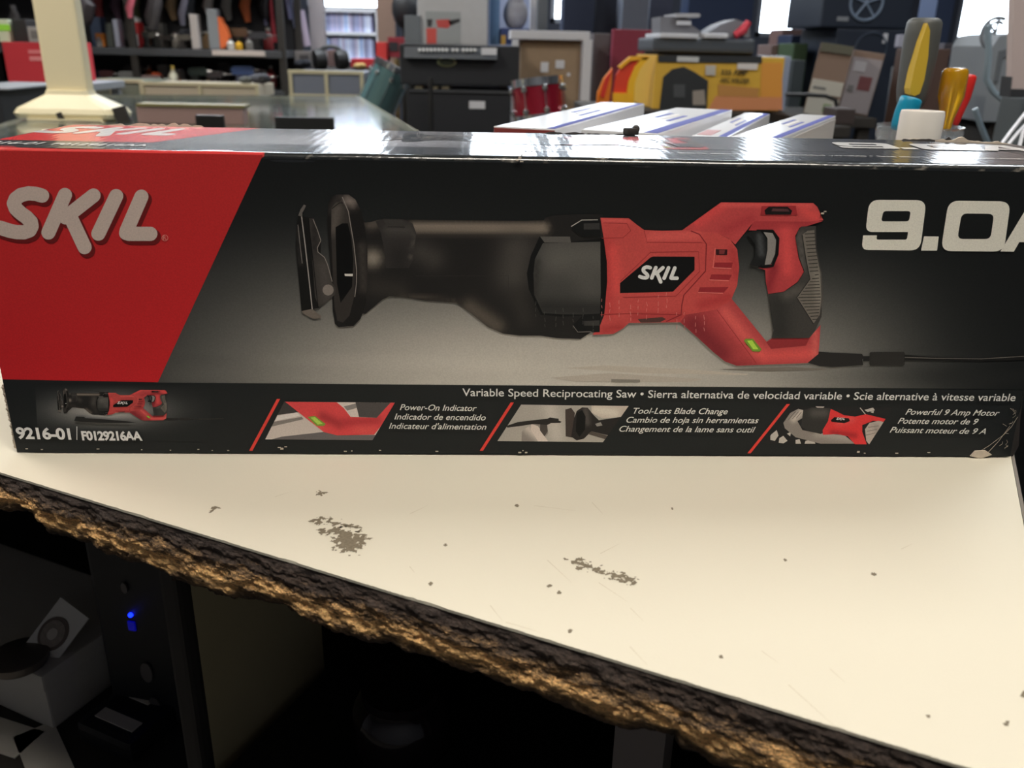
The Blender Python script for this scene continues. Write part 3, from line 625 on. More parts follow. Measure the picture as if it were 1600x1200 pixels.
# cracked ink over the lower part of the picture
for i in range(19):
    x = 838 + i * 14.5 + random.uniform(-2, 2); y = 474 + random.uniform(-8, 6) + (14 if i > 14 else 0) + (14 if i < 7 else 0)
    if i in (0, 13, 14): y -= 12
    for k in range(3): sw.line([(x + random.uniform(-.7, .7), y + k * 10), (x + random.uniform(-.9, .9), y + k * 10 + random.uniform(4, 8))], .6, (168, 104, 98) if x > 938 else (62, 60, 56), up=False)
for j in range(0): pass
sw.build('saw_picture', pm_front, root)
# --- small saw with blade, bottom left
sm = Art(front, LIFT, 5); sm.lift = Vector((0, -0.000009, 0)); sm.k = 1; sm.base = Vector((0, -.0003, 0))
def glow(x, y): g = 118 * math.exp(-((x - 170) / 85) ** 2 - ((y - 640) / 24) ** 2) * min(1, max(0, (y - 600) / 8)); return (24 + g, 25 + g * .94, 25 + g * .88)
sm.poly([(55, 600), (330, 602), (330, 690), (60, 686)], (20, 20, 20), fn=glow, grid=4)
sm.tf = lambda x, y: ((91 + (x - 470) * .168) if x < 940 else (170 + (x - 940) * .267), 606.5 + (y - 305) * .188); saw(sm, False); sm.tf = lambda x, y: (x, y)
sm.line([(126, 607.5), (168, 612)], .8, (40, 38, 36))
logo(sm, lambda x, y: 184.5 + x * .0175, lambda x, y: 626 + (y - 270) * .0135, 1.1, (190, 182, 174))
sm.poly([(117, 656.5), (120, 649.5), (132, 650), (135, 652), (165, 654), (200, 657), (215, 659), (200, 660), (160, 659.5), (130, 658)], (28, 27, 26))
sm.build('small_saw_picture', pm_front, root)
# --- writing
def newtx():
    t = Art(front, LIFT, 1); t.up = Vector((0, 0, 1)); t.base = Vector((0, -.0010, 0)); return t
WH = (186, 178, 166); W2 = (180, 172, 160)
fp = lambda x, y: front(x, y)
MPX = (front(800, 640) - front(800, 600)).length / 40
tx = newtx(); put_text(tx, '9216-01', fp(28.5, 683.5), fp(113, 685), 17.5 * MPX, WH, 0, .035, .95)
tx.line([(121.5, 665), (121.5, 686)], 1.0, WH)
tx.build('model_number', pm_front, root); tx = newtx(); put_text(tx, 'F0129216AA', fp(130, 686), fp(224, 686.5), 14 * MPX, WH, 0, .04, .92)
tx.build('model_number', pm_front, root); tx = newtx(); put_text(tx, 'Variable Speed Reciprocating Saw \u2022 Sierra alternativa de velocidad variable \u2022 Scie alternative \u00e0 vitesse variable', fp(722.5, 617.5), fp(1584, 625.5), 12.2 * MPX, (182, 174, 162), .0, .007, 1.0)
for b, x0, y0, x1, y1 in (('Power-On Indicator', 625, 639.5, 745, 641), ('Indicador de encendido', 616.5, 654, 759, 655.5), ("Indicateur d'alimentation", 608, 668.5, 760, 670),
                          ('Tool-Less Blade Change', 989, 645, 1136, 646), ('Cambio de hoja sin herramientas', 978, 659, 1184, 660), ('Changement de la lame sans outil', 967, 673, 1179, 674.5),
                          ('Powerful 9 Amp Motor', 1413, 646.5, 1559, 648.5), ('Potente motor de 9', 1401, 660.5, 1526, 662), ('Puissant moteur de 9 A', 1388.5, 674.5, 1538, 677)):
    if b[:3] in ('Pow', 'Too') : tx.build('printed_writing', pm_front, root); tx = newtx()
    put_text(tx, b, fp(x0, y0), fp(x1, y1), 9.6 * MPX, W2, .32, .006, 1.0)
tx.build('printed_writing', pm_front, root)
# --- red slashes and the three small photographs
def newfe():
    t = Art(front, (0, -0.00001, 0), 1); t.base = Vector((0, -.0003, 0)); return t
fe = newfe(); RS = (188, 52, 44)
for x0, y0, x1, y1 in ((436, 623, 392, 704), (801, 628.5, 752, 704), (1232, 631, 1170, 708)): fe.poly([(x0 - 3.2, y0), (x0 + 2, y0), (x1 + 2.6, y1), (x1 - 2.6, y1)], RS); fe.build('red_slash', pm_front, root); fe = newfe()
# (1) indicator close-up
c3 = lambda P: [(380 + x / 3.81, 590 + y / 3.81) for x, y in P]; fe.clip = c3([(245, 142), (903, 148), (770, 371), (132, 366)])
fe.poly(c3([(100, 130), (920, 130), (920, 380), (100, 380)]), (160, 147, 138)); fe.poly(c3([(100, 130), (330, 130), (330, 205), (100, 235)]), (50, 46, 44)); fe.poly(c3([(205, 228), (320, 205), (340, 225), (190, 258)]), (176, 164, 156)); fe.poly(c3([(180, 262), (350, 232), (360, 246), (170, 290)]), (104, 96, 90))
fe.poly(c3([(230, 350), (480, 322), (560, 340), (900, 340), (900, 380), (120, 380)]), (82, 76, 74)); fe.poly(c3([(545, 130), (700, 130), (690, 235), (640, 235)]), (168, 154, 145)); fe.poly(c3([(600, 170), (680, 150), (690, 175), (620, 195)]), (110, 102, 97))
fe.poly(c3([(665, 130), (900, 130), (860, 200), (795, 238), (690, 232)]), (62, 57, 55), [])
fe.poly(c3([(235, 130), (540, 130), (600, 180), (640, 232), (795, 238), (880, 145), (930, 145), (780, 338), (560, 342), (480, 322), (400, 260)]), (172, 56, 56), [(440, 650, 500, 668, 6, (196, 74, 70), .7), (505, 650, 530, 662, 8, (120, 34, 38), .8), (540, 660, 590, 656, 8, (140, 40, 44), .8), (560, 672, 580, 672, 8, (186, 66, 62), .7)], grid=4)
fe.poly(c3([(383, 232), (428, 226), (492, 275), (480, 286), (438, 285)]), (96, 118, 44)); fe.poly(c3([(402, 236), (428, 233), (474, 272), (445, 278)]), (136, 158, 66))
fe.build('feature_picture', pm_front, root); fe = newfe()
# (2) blade change
c4 = lambda P: [(740 + x / 3.478, 590 + y / 3.478) for x, y in P]; fe.clip = c4([(258, 146), (842, 153), (702, 350), (130, 343)])
fe.poly(c4([(100, 100), (900, 100), (900, 380), (100, 380)]), (134, 126, 117), [(860, 640, 870, 680, 12, (158, 148, 138), .7)], grid=6); fe.poly(c4([(640, 150), (850, 150), (800, 215), (700, 220), (640, 190)]), (150, 136, 124), [(930, 640, 960, 645, 8, (176, 164, 150), .8)], grid=5)
fe.poly(c4([(262, 290), (300, 262), (330, 245), (360, 250), (395, 255), (405, 300), (380, 345), (260, 345)]), (108, 99, 92), [(824, 668, 850, 690, 7, (160, 148, 138), .9)], grid=4); fe.poly(c4([(312, 250), (350, 262), (404, 345), (350, 345), (312, 285)]), (166, 152, 142), [])
fe.poly(c4([(362, 250), (400, 256), (403, 290), (385, 318), (360, 285)]), (58, 52, 48)); fe.poly(c4([(175, 262), (240, 240), (340, 228), (400, 222), (415, 215), (462, 222), (462, 232), (478, 238), (470, 245), (420, 246), (400, 256), (330, 250), (250, 262), (185, 270)]), (34, 31, 29))
fe.poly(c4([(498, 172), (530, 163), (550, 190), (545, 240), (552, 300), (540, 325), (500, 318)]), (52, 44, 40), []); fe.poly(c4([(545, 222), (560, 180), (590, 160), (620, 162), (650, 200), (680, 230), (800, 212), (730, 312), (640, 290), (600, 330), (560, 340), (530, 320)]), (30, 27, 26), [(915, 640, 918, 660, 5, (66, 60, 56), .8)], grid=4)
fe.poly(c4([(560, 190), (590, 175), (608, 210), (605, 280), (575, 320), (555, 290)]), (12, 12, 12)); fe.poly(c4([(640, 290), (730, 315), (720, 335), (620, 305)]), (66, 58, 52)); fe.poly(c4([(660, 250), (690, 240), (700, 258), (670, 264)]), (110, 104, 98))
fe.build('feature_picture', pm_front, root); fe = newfe()
# (3) hands on the tool
c5 = lambda P: [(1150 + x / 3.556, 590 + y / 3.556) for x, y in P]; fe.clip = c5([(318, 158), (872, 162), (738, 369), (155, 366)])
fe.poly(c5([(100, 100), (900, 100), (900, 380), (100, 380)]), (26, 25, 25))
for P_ in ([(190, 318), (225, 290), (235, 320), (215, 350), (190, 345)], [(240, 335), (262, 322), (285, 350), (262, 364), (236, 360)], [(330, 345), (352, 340), (360, 366), (330, 366)], [(385, 350), (430, 342), (440, 366), (380, 366)], [(282, 310), (305, 300), (300, 325)], [(440, 158), (490, 160), (480, 172), (452, 168)],
           [(712, 178), (760, 166), (770, 180), (730, 190)], [(850, 200), (880, 198), (856, 220)], [(690, 165), (722, 205), (718, 206), (686, 168)], [(745, 190), (765, 182), (762, 196)]): fe.poly(c5(P_), (150, 141, 132), up=False)
fe.k += 1
fe.poly(c5([(262, 250), (300, 195), (345, 172), (380, 182), (382, 215), (340, 240), (368, 290), (440, 305), (600, 318), (660, 366), (470, 366), (330, 330), (270, 280)]), (108, 99, 92), [(1240, 655, 1253, 642, 5, (156, 144, 134), .9), (1275, 676, 1330, 684, 7, (134, 124, 115), .8), (1258, 664, 1270, 672, 5, (60, 54, 50), .7)], grid=3)
for q in range(3): fe.line(c5([(290 + q * 22, 232 - q * 4), (330 + q * 16, 186 + q * 2)]), .8, (70, 62, 58))
fe.poly(c5([(372, 180), (420, 165), (520, 168), (540, 185), (500, 290), (470, 312), (400, 295), (360, 270)]), (38, 36, 34), [(1272, 645, 1288, 645, 7, (66, 62, 58), .8)], grid=4)
fe.poly(c5([(525, 172), (560, 188), (600, 208), (660, 215), (720, 202), (830, 228), (836, 245), (760, 238), (700, 262), (700, 300), (725, 369), (660, 369), (620, 325), (560, 312), (482, 316), (480, 290), (510, 240)]), (172, 42, 42), [(1310, 660, 1330, 655, 6, (196, 66, 62), .7), (1300, 675, 1335, 680, 5, (120, 26, 30), .7)], grid=4)
fe.poly(c5([(525, 235), (545, 218), (625, 224), (632, 240), (600, 252), (530, 244)]), (14, 14, 14)); logo(fe, lambda x, y: 1306.5 + x * .0140, lambda x, y: 651.8 + (y - 270) * .012, .95, (190, 182, 174))
fe.poly(c5([(715, 285), (740, 250), (790, 238), (840, 250), (790, 330), (738, 369), (722, 350)]), (142, 129, 119), [(1368, 665, 1372, 680, 5, (112, 101, 93), .7)], grid=4)
for q in range(3): fe.line(c5([(720 + q * 6, 318 - q * 22), (772 + q * 10, 306 - q * 20)]), .9, (92, 82, 76))
fe.build('feature_picture', pm_front, root)

# --- print on the lid (top face)
TZ = BH
def top(x, y): return Vector((x, y, TZ))          # design space in metres
ta = Art(top, (0, 0, 0.00003), 1); ta.up = Vector((0, 1, 0)); y0 = .0036
KF_keep = KF
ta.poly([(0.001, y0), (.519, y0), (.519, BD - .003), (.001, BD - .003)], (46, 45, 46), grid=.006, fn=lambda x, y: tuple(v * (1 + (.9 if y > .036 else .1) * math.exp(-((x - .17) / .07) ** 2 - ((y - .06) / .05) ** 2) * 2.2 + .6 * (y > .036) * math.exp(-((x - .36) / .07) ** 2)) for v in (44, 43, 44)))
ta.poly([(0.0012, .034), (.0755, .034), (.108, BD - .0032), (.0012, BD - .0032)], (196, 40, 40))
ta.poly([(0.0012, y0), (.5188, y0), (.5188, .0335), (.0012, .0335)], (34, 34, 36))
tl = Art(top, (0, 0, 0.00003), 5); tl.up = Vector((0, 1, 0)); tl.tf = lambda x, y: (0.002 + x * .072 / 245, .056 + (398 - y) * .054 / 108)
logo(tl, lambda x, y: x / 3.81, lambda x, y: 220 + y / 3.81, 22, (235, 215, 208)); tl.build('lid_logo', pm_top, root)
ta.tf = lambda x, y: (.184 + (x - 470) * .172 / 815, .044 + (570 - y) * .062 / 265); ta.lift = Vector((0, 0, .000004)); ta.k = 30
saw(ta, False)
logo(ta, lambda x, y: 1000 + x * .235, lambda x, y: 412 + (y - 270) * .075, 5.5, (190, 182, 174))
ta.tf = lambda x, y: (x, y)
# 9.0A on the lid
ta.bgc = (52, 50, 50)
nine(ta, lambda x, y: (.4305 + (x - 440) * .1075 / 905, .0625 + (578 - y) * .031 / 240), (225, 212, 205))
put_text(ta, '9216-01', (.002, .014, TZ), (.030, .014, TZ), .010, (215, 205, 200), 0, .03); put_text(ta, 'F0129216AA', (.036, .014, TZ), (.080, .014, TZ), .008, (205, 195, 190), 0, .03)
put_text(ta, 'Variable Speed Reciprocating Saw \u2022 Sierra alternativa de velocidad variable \u2022 Scie alternative \u00e0 vitesse variable', (.245, .024, TZ), (.512, .024, TZ), .0042, (190, 184, 180), 0, .02)
ta.build('lid_print', pm_top, root)
# raised crease lines, torn flaps and frayed corners
m_kraft = mat('torn_kraft_board', (150, 126, 100), 0.9, var=0.35, vscale=300); m_tear = mat('torn_paper_white', (205, 192, 176), 0.9, var=0.2, vscale=300); m_blkpaper = mat('torn_black_paper', (52, 48, 46), 0.6, var=0.4, vscale=250)
def ragged(P0, P1, n, h0, h1, depth, material, name, seed, tilt=(0, 0, 1), peak=.5):
    """torn strip standing off an edge from P0 to P1"""
    P0, P1 = Vector(P0), Vector(P1); bm = bmesh.new(); rows = []
    up = Vector(tilt).normalized(); th = (P1 - P0).cross(up).normalized() * depth
    for i in range(n + 1):
        t = i / n; p = P0.lerp(P1, t); h = (h0 + (h1 - h0) * abs(noise.fractal(Vector((t * 7 + seed, seed, 0)), 1.1, 2, 3)) * 1.6) * min(1, math.sin(PI * min(1, max(0, t))) ** .35 + .02)
        w = Vector((0, 0, 1)) * (.0004 * noise.noise(Vector((t * 20, seed, 3))))
        rows.append([bm.verts.new(p), bm.verts.new(p + th), bm.verts.new(p + th * .9 + up * h * .95 + w), bm.verts.new(p + up * h + w)])
    for i in range(n):
        for j in range(4): bm.faces.new((rows[i][j], rows[i][(j + 1) % 4], rows[i + 1][(j + 1) % 4], rows[i + 1][j]))
    bm.faces.new(rows[0]); bm.faces.new(rows[-1][::-1])
    mb = MB(); mb.bm.free(); mb.bm = bm; return mb.build(name, material, root)
fl_ = MB(); fl_.prism([(.5185, .004), (.527, .012), (.537, .03), (.5445, .055), (.549, .085), (.547, .105), (.538, .116), (.5185, .119)], (1, 0, 0), (0, 1, 0), (0, 0, -.0016), (0, 0, BH)); fl_.build('side_flap', mat('flap_black_print', (58, 56, 56), .3, coat=.5), root)
ragged((.488, BD - .001, BH - .0005), (.549, BD - .016, BH - .0006), 40, .0012, .0030, .0012, m_tear, 'torn_flap', 1.7, (0.0, .05, 1))
ragged((.486, BD - .004, BH - .0003), (.530, BD - .008, BH - .0003), 24, .0010, .0026, .0008, m_blkpaper, 'torn_lining', 5.1, (0, .1, 1))
ragged((.0, BD - .001, BH - .001), (.075, BD - .001, BH), 60, .0004, .0028, .001, m_tear, 'torn_flap', 8.3, (0, .2, 1))
ragged((.0, BD - .004, BH - .001), (-.002, .01, BH - .002), 40, .0006, .0025, .0012, m_tear, 'torn_flap', 3.9, (-.8, 0, .6))
ragged((.255, BD - .001, BH - .0006), (.33, BD - .001, BH - .0002), 40, .0003, .0018, .0008, m_blkpaper, 'torn_flap', 2.2, (0, .1, 1))
MB().box((.3245, BD - .004, BH + .0022), (.008, .006, .004), .0015, rz=.4).sph((.3275, BD - .003, BH + .0035), .0024, n=8).build('curled_tape_end', m_blkpaper, root)
if 0: MB().tube([(.512, BD - .02, BH - .001), (.522, BD - .03, BH + .001), (.53, BD - .045, BH - .002)], .0022).build('torn_corner_curl', m_blkpaper, root)
# end flap seen past the right corner, crushed lower corners
fl = MB(); fl.prism([(0, 0), (.004, -.003), (.006, .004), (.003, .02), (.001, .036)], (1, 0, 0), (0, 0, 1), (0, .03, 0), (BL - .0005, .002, .002)); fl.build('crushed_corner', m_blkpaper, root)
fr_ = MB(); random.seed(4)
for i in range(12):
    t = random.random(); x = BL - .003 - .009 * (1 - t) * random.random(); z = .001 + .028 * t; a = random.uniform(0, PI)
    fr_.tube([(x, -.0004, z), (x + .0016 * math.cos(a), -.001, z + .002 * math.sin(a)), (x + .0026 * math.cos(a + .4), -.0008, z + .0034 * math.sin(a))], .00008, 4)
for (a, b) in (((BL - .021, -.0006, .001), (BL - .006, -.0008, .014)), ((BL - .013, -.0006, .002), (BL - .004, -.0008, .019)), ((BL - .006, -.0008, .014), (BL - .001, -.0006, .024))): fr_.tube([a, ((a[0] + b[0]) / 2 + .0004, -.0009, (a[2] + b[2]) / 2 - .0004), b], .00008, 4)
fr_.prism([(0, 0), (.006, -.0012), (.0115, .001), (.0075, .0034), (.002, .003)], (1, 0, 0), (0, 0, 1), (0, .001, 0), (BL - .0215, -.0012, .0012))
fr_.build('frayed_corner_fibres', m_tear, root); fr_ = MB()
for i in range(30):
    z = .003 + .035 * i / 30; x = -.0012 + .0006 * noise.noise(Vector((i, 0, 0))); fr_.sph((x, .0015, z), .0009 * random.uniform(.5, 1.2), n=6)
fr_.build('frayed_edge', m_tear, root)
# perforation nicks along the bottom edge and small scuffs
for i in range(36):
    x = .006 + i * .0072 + random.uniform(-.001, .001); 
    if random.random() < .35: MB().box((x, -.0003, .0024 + random.uniform(-.0003, .0003)), (.0013 * random.uniform(.3, 1.2), .0003, .00035)).build('perforation_nick', m_tear, root)
for px, py in ((437, 698), (441, 700), (447, 697), (540, 704), (812, 706), (817, 703), (822, 706), (1340, 705), (1350, 707), (1400, 707), (1450, 706), (812, 246), (808, 250), (815, 252), (1288, 330), (1284, 333), (815, 242)):
    p = front(px, py); MB().box((p.x, -.0009, p.z), (.0012 * random.uniform(.5, 1.3), .0004, .0006 * random.uniform(.5, 1.5))).build('scuff', m_tear, root)
# ------------------------------------------------------------------ below the worktop
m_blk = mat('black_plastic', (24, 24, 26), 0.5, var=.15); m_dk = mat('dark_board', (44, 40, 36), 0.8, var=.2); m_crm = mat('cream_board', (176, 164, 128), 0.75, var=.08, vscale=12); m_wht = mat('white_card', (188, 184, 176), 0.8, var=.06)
def sdz(s, d, z): return tb(s, d, z)
SH = -0.30; ROT = math.atan2(E1.y, E1.x)
cab = thing('base_cabinet', 'dark cupboard under the white worktop with an open front and a cream divider panel', 'cabinet', tb(-.4, .4, FLOOR), ROT)
def sbox(s0, s1, d0, d1, z0, z1, bev=0): 
    mb = MB(); mb.box(tb((s0 + s1) / 2, (d0 + d1) / 2, (z0 + z1) / 2), (s1 - s0, d1 - d0, z1 - z0), bev, rz=ROT); return mb
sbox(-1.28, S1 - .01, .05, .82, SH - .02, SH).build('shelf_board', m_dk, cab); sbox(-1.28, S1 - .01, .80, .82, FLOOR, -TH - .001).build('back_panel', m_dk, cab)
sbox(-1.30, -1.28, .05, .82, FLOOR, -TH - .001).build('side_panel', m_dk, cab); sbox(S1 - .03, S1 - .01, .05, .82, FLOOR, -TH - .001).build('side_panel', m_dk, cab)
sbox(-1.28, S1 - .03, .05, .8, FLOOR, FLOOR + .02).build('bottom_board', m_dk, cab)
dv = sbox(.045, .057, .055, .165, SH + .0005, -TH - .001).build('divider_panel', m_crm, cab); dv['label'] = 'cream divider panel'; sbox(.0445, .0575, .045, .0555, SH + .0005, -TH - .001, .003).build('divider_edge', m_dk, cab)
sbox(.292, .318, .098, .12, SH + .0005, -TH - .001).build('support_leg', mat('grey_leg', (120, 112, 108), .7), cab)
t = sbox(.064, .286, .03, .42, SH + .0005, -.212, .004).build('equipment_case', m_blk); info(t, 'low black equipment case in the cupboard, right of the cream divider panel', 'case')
t = thing('glass_jar', 'dark glass jar with a white glint standing beyond the black case under the worktop', 'jar', tb(.15, .12, -.2115))
MB().lathe([(.0, 0), (.028, 0), (.031, .004), (.031, .03), (.026, .038), (.024, .04), (.024, .046), (0, .046)], tb(.15, .12, -.2115)).build('jar_body', mat('dark_glass', (30, 24, 26), .1), t, True)
# computer tower
tw = thing('computer_tower', 'tall black computer tower with a glowing blue power light under the worktop', 'computer', tb(-.13, .25, SH), ROT + math.radians(0))
TR = Matrix.Translation(tb(-.035, .150, SH + .0005)) @ Matrix.Rotation(ROT + math.radians(12), 4, 'Z')
def tmb(): return MB(TR)
tmb().box((-.045, .07, .125), (.09, .14, .25), .004).build('case', mat('tower_black', (20, 20, 23), .35), tw)
tmb().box((-.045, -.003, .125), (.086, .008, .244), .003).build('front_panel', m_blk, tw)
m_ovl = mat('grey_emblem', (96, 92, 92), .4, .3)
FN = TR.to_3x3() @ Vector((0, -1, 0)); FP = TR @ Vector((0, -.0078, 0)); TI = TR.inverted()
def tpx(x, y): return TI @ onplane(x, y, FP, FN)
for (x, y), rr_ in (((195, 918), .0045), ((230, 1050), .009), ((243, 1103), .009)):
    q = tpx(x, y); tmb().prism([(q.x + rr_ * .55 * math.cos(k_ * PI / 12), q.z + rr_ * math.sin(k_ * PI / 12)) for k_ in range(24)], (1, 0, 0), (0, 0, 1), (0, -.0012, 0), (0, q.y, 0)).build('dial', m_ovl, tw)
q = tpx(204, 961); tmb().sph(q, .0019, n=10).build('power_light', mat('blue_light', (20, 40, 255), .3, emit=((10, 30, 255), 7)), tw)
q = tpx(206, 978); tmb().box(q, (.006, .0015, .008), .0005).build('display_window', mat('dim_blue_light', (10, 12, 120), .3, emit=((10, 15, 190), .25)), tw)
# white carton with a paper sleeve and a tin lid on it
cb = thing('white_carton', 'dim white cardboard carton with a lid, under the left end of the worktop', 'carton', tb(-.25, .16, SH), ROT)
sbox(-.375, -.149, .092, .20, SH + .0005, -.262, .002).build('carton_base', m_wht, cb); sbox(-.377, -.147, .090, .202, -.262, -.247, .002).build('lid', m_wht, cb)
slv = thing('paper_sleeve', 'white square paper sleeve with a dark oval print leaning on the dim white carton', 'sleeve', tb(-.185, .14, -.246))
pA, pB, pC, pD = [onplane(x, y, tb(-.19, .104, -.24), (E2 * -.8 + E1 * .3 + Vector((0, 0, .55)))) for x, y in ((80, 1046), (140, 966), (90, 935), (36, 1012))]
nv = (pB - pA).cross(pD - pA).normalized() * .0012
sm_ = MB(); sm_.prism([(0, 0), (1, 0), (1, 1), (0, 1)], pB - pA, pD - pA, nv, pA); sm_.build('sleeve_paper', mat('sleeve_white', (205, 202, 196), .8), slv)
cc = (pA + pC) / 2; uu = (pB - pA) * .36; vv = (pD - pA) * .34; nn_ = nv.normalized() * (1 if nv.dot(CAM - cc) > 0 else -1)
oz = cc + (nv if nn_.dot(nv) > 0 else Vector()) + nn_ * .0003
def disc(r0, name, m_, lift): MB().prism([(r0 * math.cos(a * PI / 14), r0 * math.sin(a * PI / 14)) for a in range(28)], uu * .82, vv * 1.15, nn_ * .0004, oz + nn_ * lift).build(name, m_, slv)
disc(1, 'oval_print', mat('sleeve_brown', (96, 84, 76), .6), 0); disc(.8, 'oval_print', mat('sleeve_grey', (130, 120, 112), .6, var=.4, vscale=400), .0005); disc(.35, 'oval_print', mat('sleeve_pale', (176, 168, 158), .6), .001)
lp = atZ(30, 1030, -.244); t = MB().lathe([(0, 0), (.020, 0), (.021, .002), (.021, .007), (.019, .008), (0, .008)], (lp.x, lp.y, -.2468)).build('round_tin', mat('dull_tin', (120, 112, 104), .4, .6), None, True); info(t, 'round dull metal tin lid lying on the dim white carton under the worktop', 'lid')
cc = thing('zip_pouch', 'black pouch with two white window patches lying under the worktop beside the computer tower', 'pouch', tb(-.095, .118, SH), ROT)
sbox(-.122, -.066, .092, .155, SH + .0005, SH + .02, .006).build('pouch_body', m_blk, cc)
sbox(-.115, -.085, .128, .145, SH + .0203, SH + .0212).build('window_patch', m_wht, cc); sbox(-.112, -.074, .102, .112, SH + .0203, SH + .0212).build('window_patch', m_wht, cc)
for i, (s, d, r_, lb) in enumerate(((-.2, .068, .1, 'white paper sheet lying flat in front of the dim white carton, the larger one'), (-.135, .072, -.45, 'small white paper slip lying between the carton and the black pouch'))):
    o = MB().box(tb(s, d, SH + .0016), (.10 - .04 * i, .028, .0012), rz=ROT + r_).build('paper_sheet', m_wht); info(o, lb, 'paper')
cr = MB(); cr.tube([tb(-.16, .25, -.235) + (E1 * math.cos(a * PI / 12) * .045 + E2 * math.sin(a * PI / 12) * .035) for a in range(25)], .004); o = cr.build('coiled_cable', m_ovl, None, True); info(o, 'grey coiled cable loop hanging behind the paper sleeve under the worktop', 'cable')

# ------------------------------------------------------------------ things on the worktop behind the carton
def mpp(Y): return (Y - CAM.y) / FPX / 1.06
m_wbox = mat('glossy_white_carton', (235, 236, 240), 0.25, coat=.4); m_blue = mat('blue_print', (34, 44, 140), .6, coat=.0); m_side = mat('grey_white_side', (190, 184, 180), .5); m_red_ = mat('red_brown_print', (140, 60, 56), .4)
labs = ['glossy white carton with a blue edge stripe behind the saw box, nearest the screwdriver cup', 'glossy white carton lying slightly lower between two taller white cartons behind the saw box',
        'glossy white carton with a broad blue stripe and small print behind the saw box', 'leftmost glossy white carton behind the saw box, with a frayed brown edge']
for i, (nr, fr_px, nl, h_) in enumerate((((1217, 218), (1307, 181), (1134, 214), .141), ((1137, 214.5), (1204, 178), (1066, 212), .134), ((1029, 209), (1145, 172), (889, 205), .141), ((869, 202), (1008, 162), (780, 194), .143))):
    p0 = atZ(*nr, h_); p1 = atZ(*fr_px, h_); dv_ = (p1 - p0).normalized(); ln = (p1 - p0).length; ps = Vector((dv_.y, -dv_.x, 0)); w_ = abs((atZ(*nl, h_) - p0).dot(ps)) * .97
    if i == 1:
        q0, q1 = atZ(1029, 209, .141), atZ(1145, 172, .141); w_ = max(.02, min(abs((q0 - p0).dot(ps)), abs((q1 - p0).dot(ps)), abs((q0.lerp(q1, .5) - p0).dot(ps))) * .94)
    an = math.atan2(ps.y, ps.x)
    if i == 3: p0 = p0 - dv_ * 0.0
    c0 = Vector((p0.x, p0.y, 0)); root_ = thing('white_carton', labs[i], 'carton', c0, an, 'white cartons behind the saw box')
    def lb(u0, u1, v0, v1, z0, z1, bev=0):
        cc_ = c0 - ps * ((u0 + u1) / 2) + dv_ * ((v0 + v1) / 2); mb = MB(); mb.box((cc_.x, cc_.y, (z0 + z1) / 2), (u1 - u0, v1 - v0, z1 - z0), bev, rz=an); return mb
    lb(.0005, w_ - .0005, 0, ln, .0002, h_, .0012).build('carton_body', m_wbox, root_)
    lb(.0015, .0075 if i != 2 else .012, .002, ln - .002, h_, h_ + .0003).build('blue_stripe', m_blue, root_)
    if i == 0: lb(0, .0004, .003, ln - .003, .004, h_ - .003).build('side_print', m_side, root_); lb(-.0004, .0005, .02, .027, h_ - .03, h_ - .018).build('barcode_patch', m_blk, root_)
    for k in range(3):
        u = w_ * (.35 + .16 * k); lb(u, u + w_ * .07, ln * (.4 + .05 * k), ln * (.62 + .04 * k), h_, h_ + .00025).build('printed_line', m_blue if k != 1 else m_side, root_)
    if i == 1: lb(w_ * .5, w_ * .9, .01, .06, h_, h_ + .0003).build('red_patch', m_red_, root_)
    if i == 3: lb(.001, w_ - .001, -.0004, .0004, h_ - .012, h_ - .001).build('frayed_end', m_red_, root_)
# cups and screwdrivers
Yc = .40; cx = atY(1436, 205, Yc).x; zc = atY(1436, 196, Yc).z
clear = mat('clear_plastic', (225, 232, 236), .12, trans=.85, alpha=.55); frost = mat('frosted_white_plastic', (232, 232, 228), .35, trans=.25)
cup = thing('plastic_cup', 'wide clear plastic cup holding screwdrivers on the worktop behind the saw box', 'cup', (cx, Yc, 0))
rc = 66 * mpp(Yc)
MB().lathe([(rc * .8, .0005), (rc * .82, .004), (rc * .97, zc - .012), (rc, zc - .010), (rc, zc - .004), (rc * .98, zc - .002), (rc, zc), (rc * .955, zc), (rc * .93, zc - .012), (rc * .78, .005), (0, .005)], (cx, Yc, 0), n=40).build('cup_wall', clear, cup, True)
Yj = .315; pj = atY(1442, 175, Yj); rj = 33.5 * mpp(Yj); jar = thing('capped_jar', 'frosted white jar with screw cap behind the saw box, in front of the screwdrivers', 'jar', (pj.x, Yj, 0))
zt = atY(1442, 173, Yj).z
MB().lathe([(rj * .96, .0005), (rj, .004), (rj, zt - .034), (rj * .9, zt - .028), (0, zt - .028)], (pj.x, Yj, 0), n=36).build('jar_body', frost, jar, True)
MB().lathe([(rj * .92, zt - .0275), (rj * .98, zt - .026), (rj, zt - .022), (rj, zt - .003), (rj * .96, zt), (rj * .85, zt), (rj * .82, zt - .002), (0, zt - .002)], (pj.x, Yj, 0), n=36).build('cap', mat('cap_white', (236, 232, 226), .35), jar, True)
m_steel = mat('steel', (170, 170, 172), .3, .9)
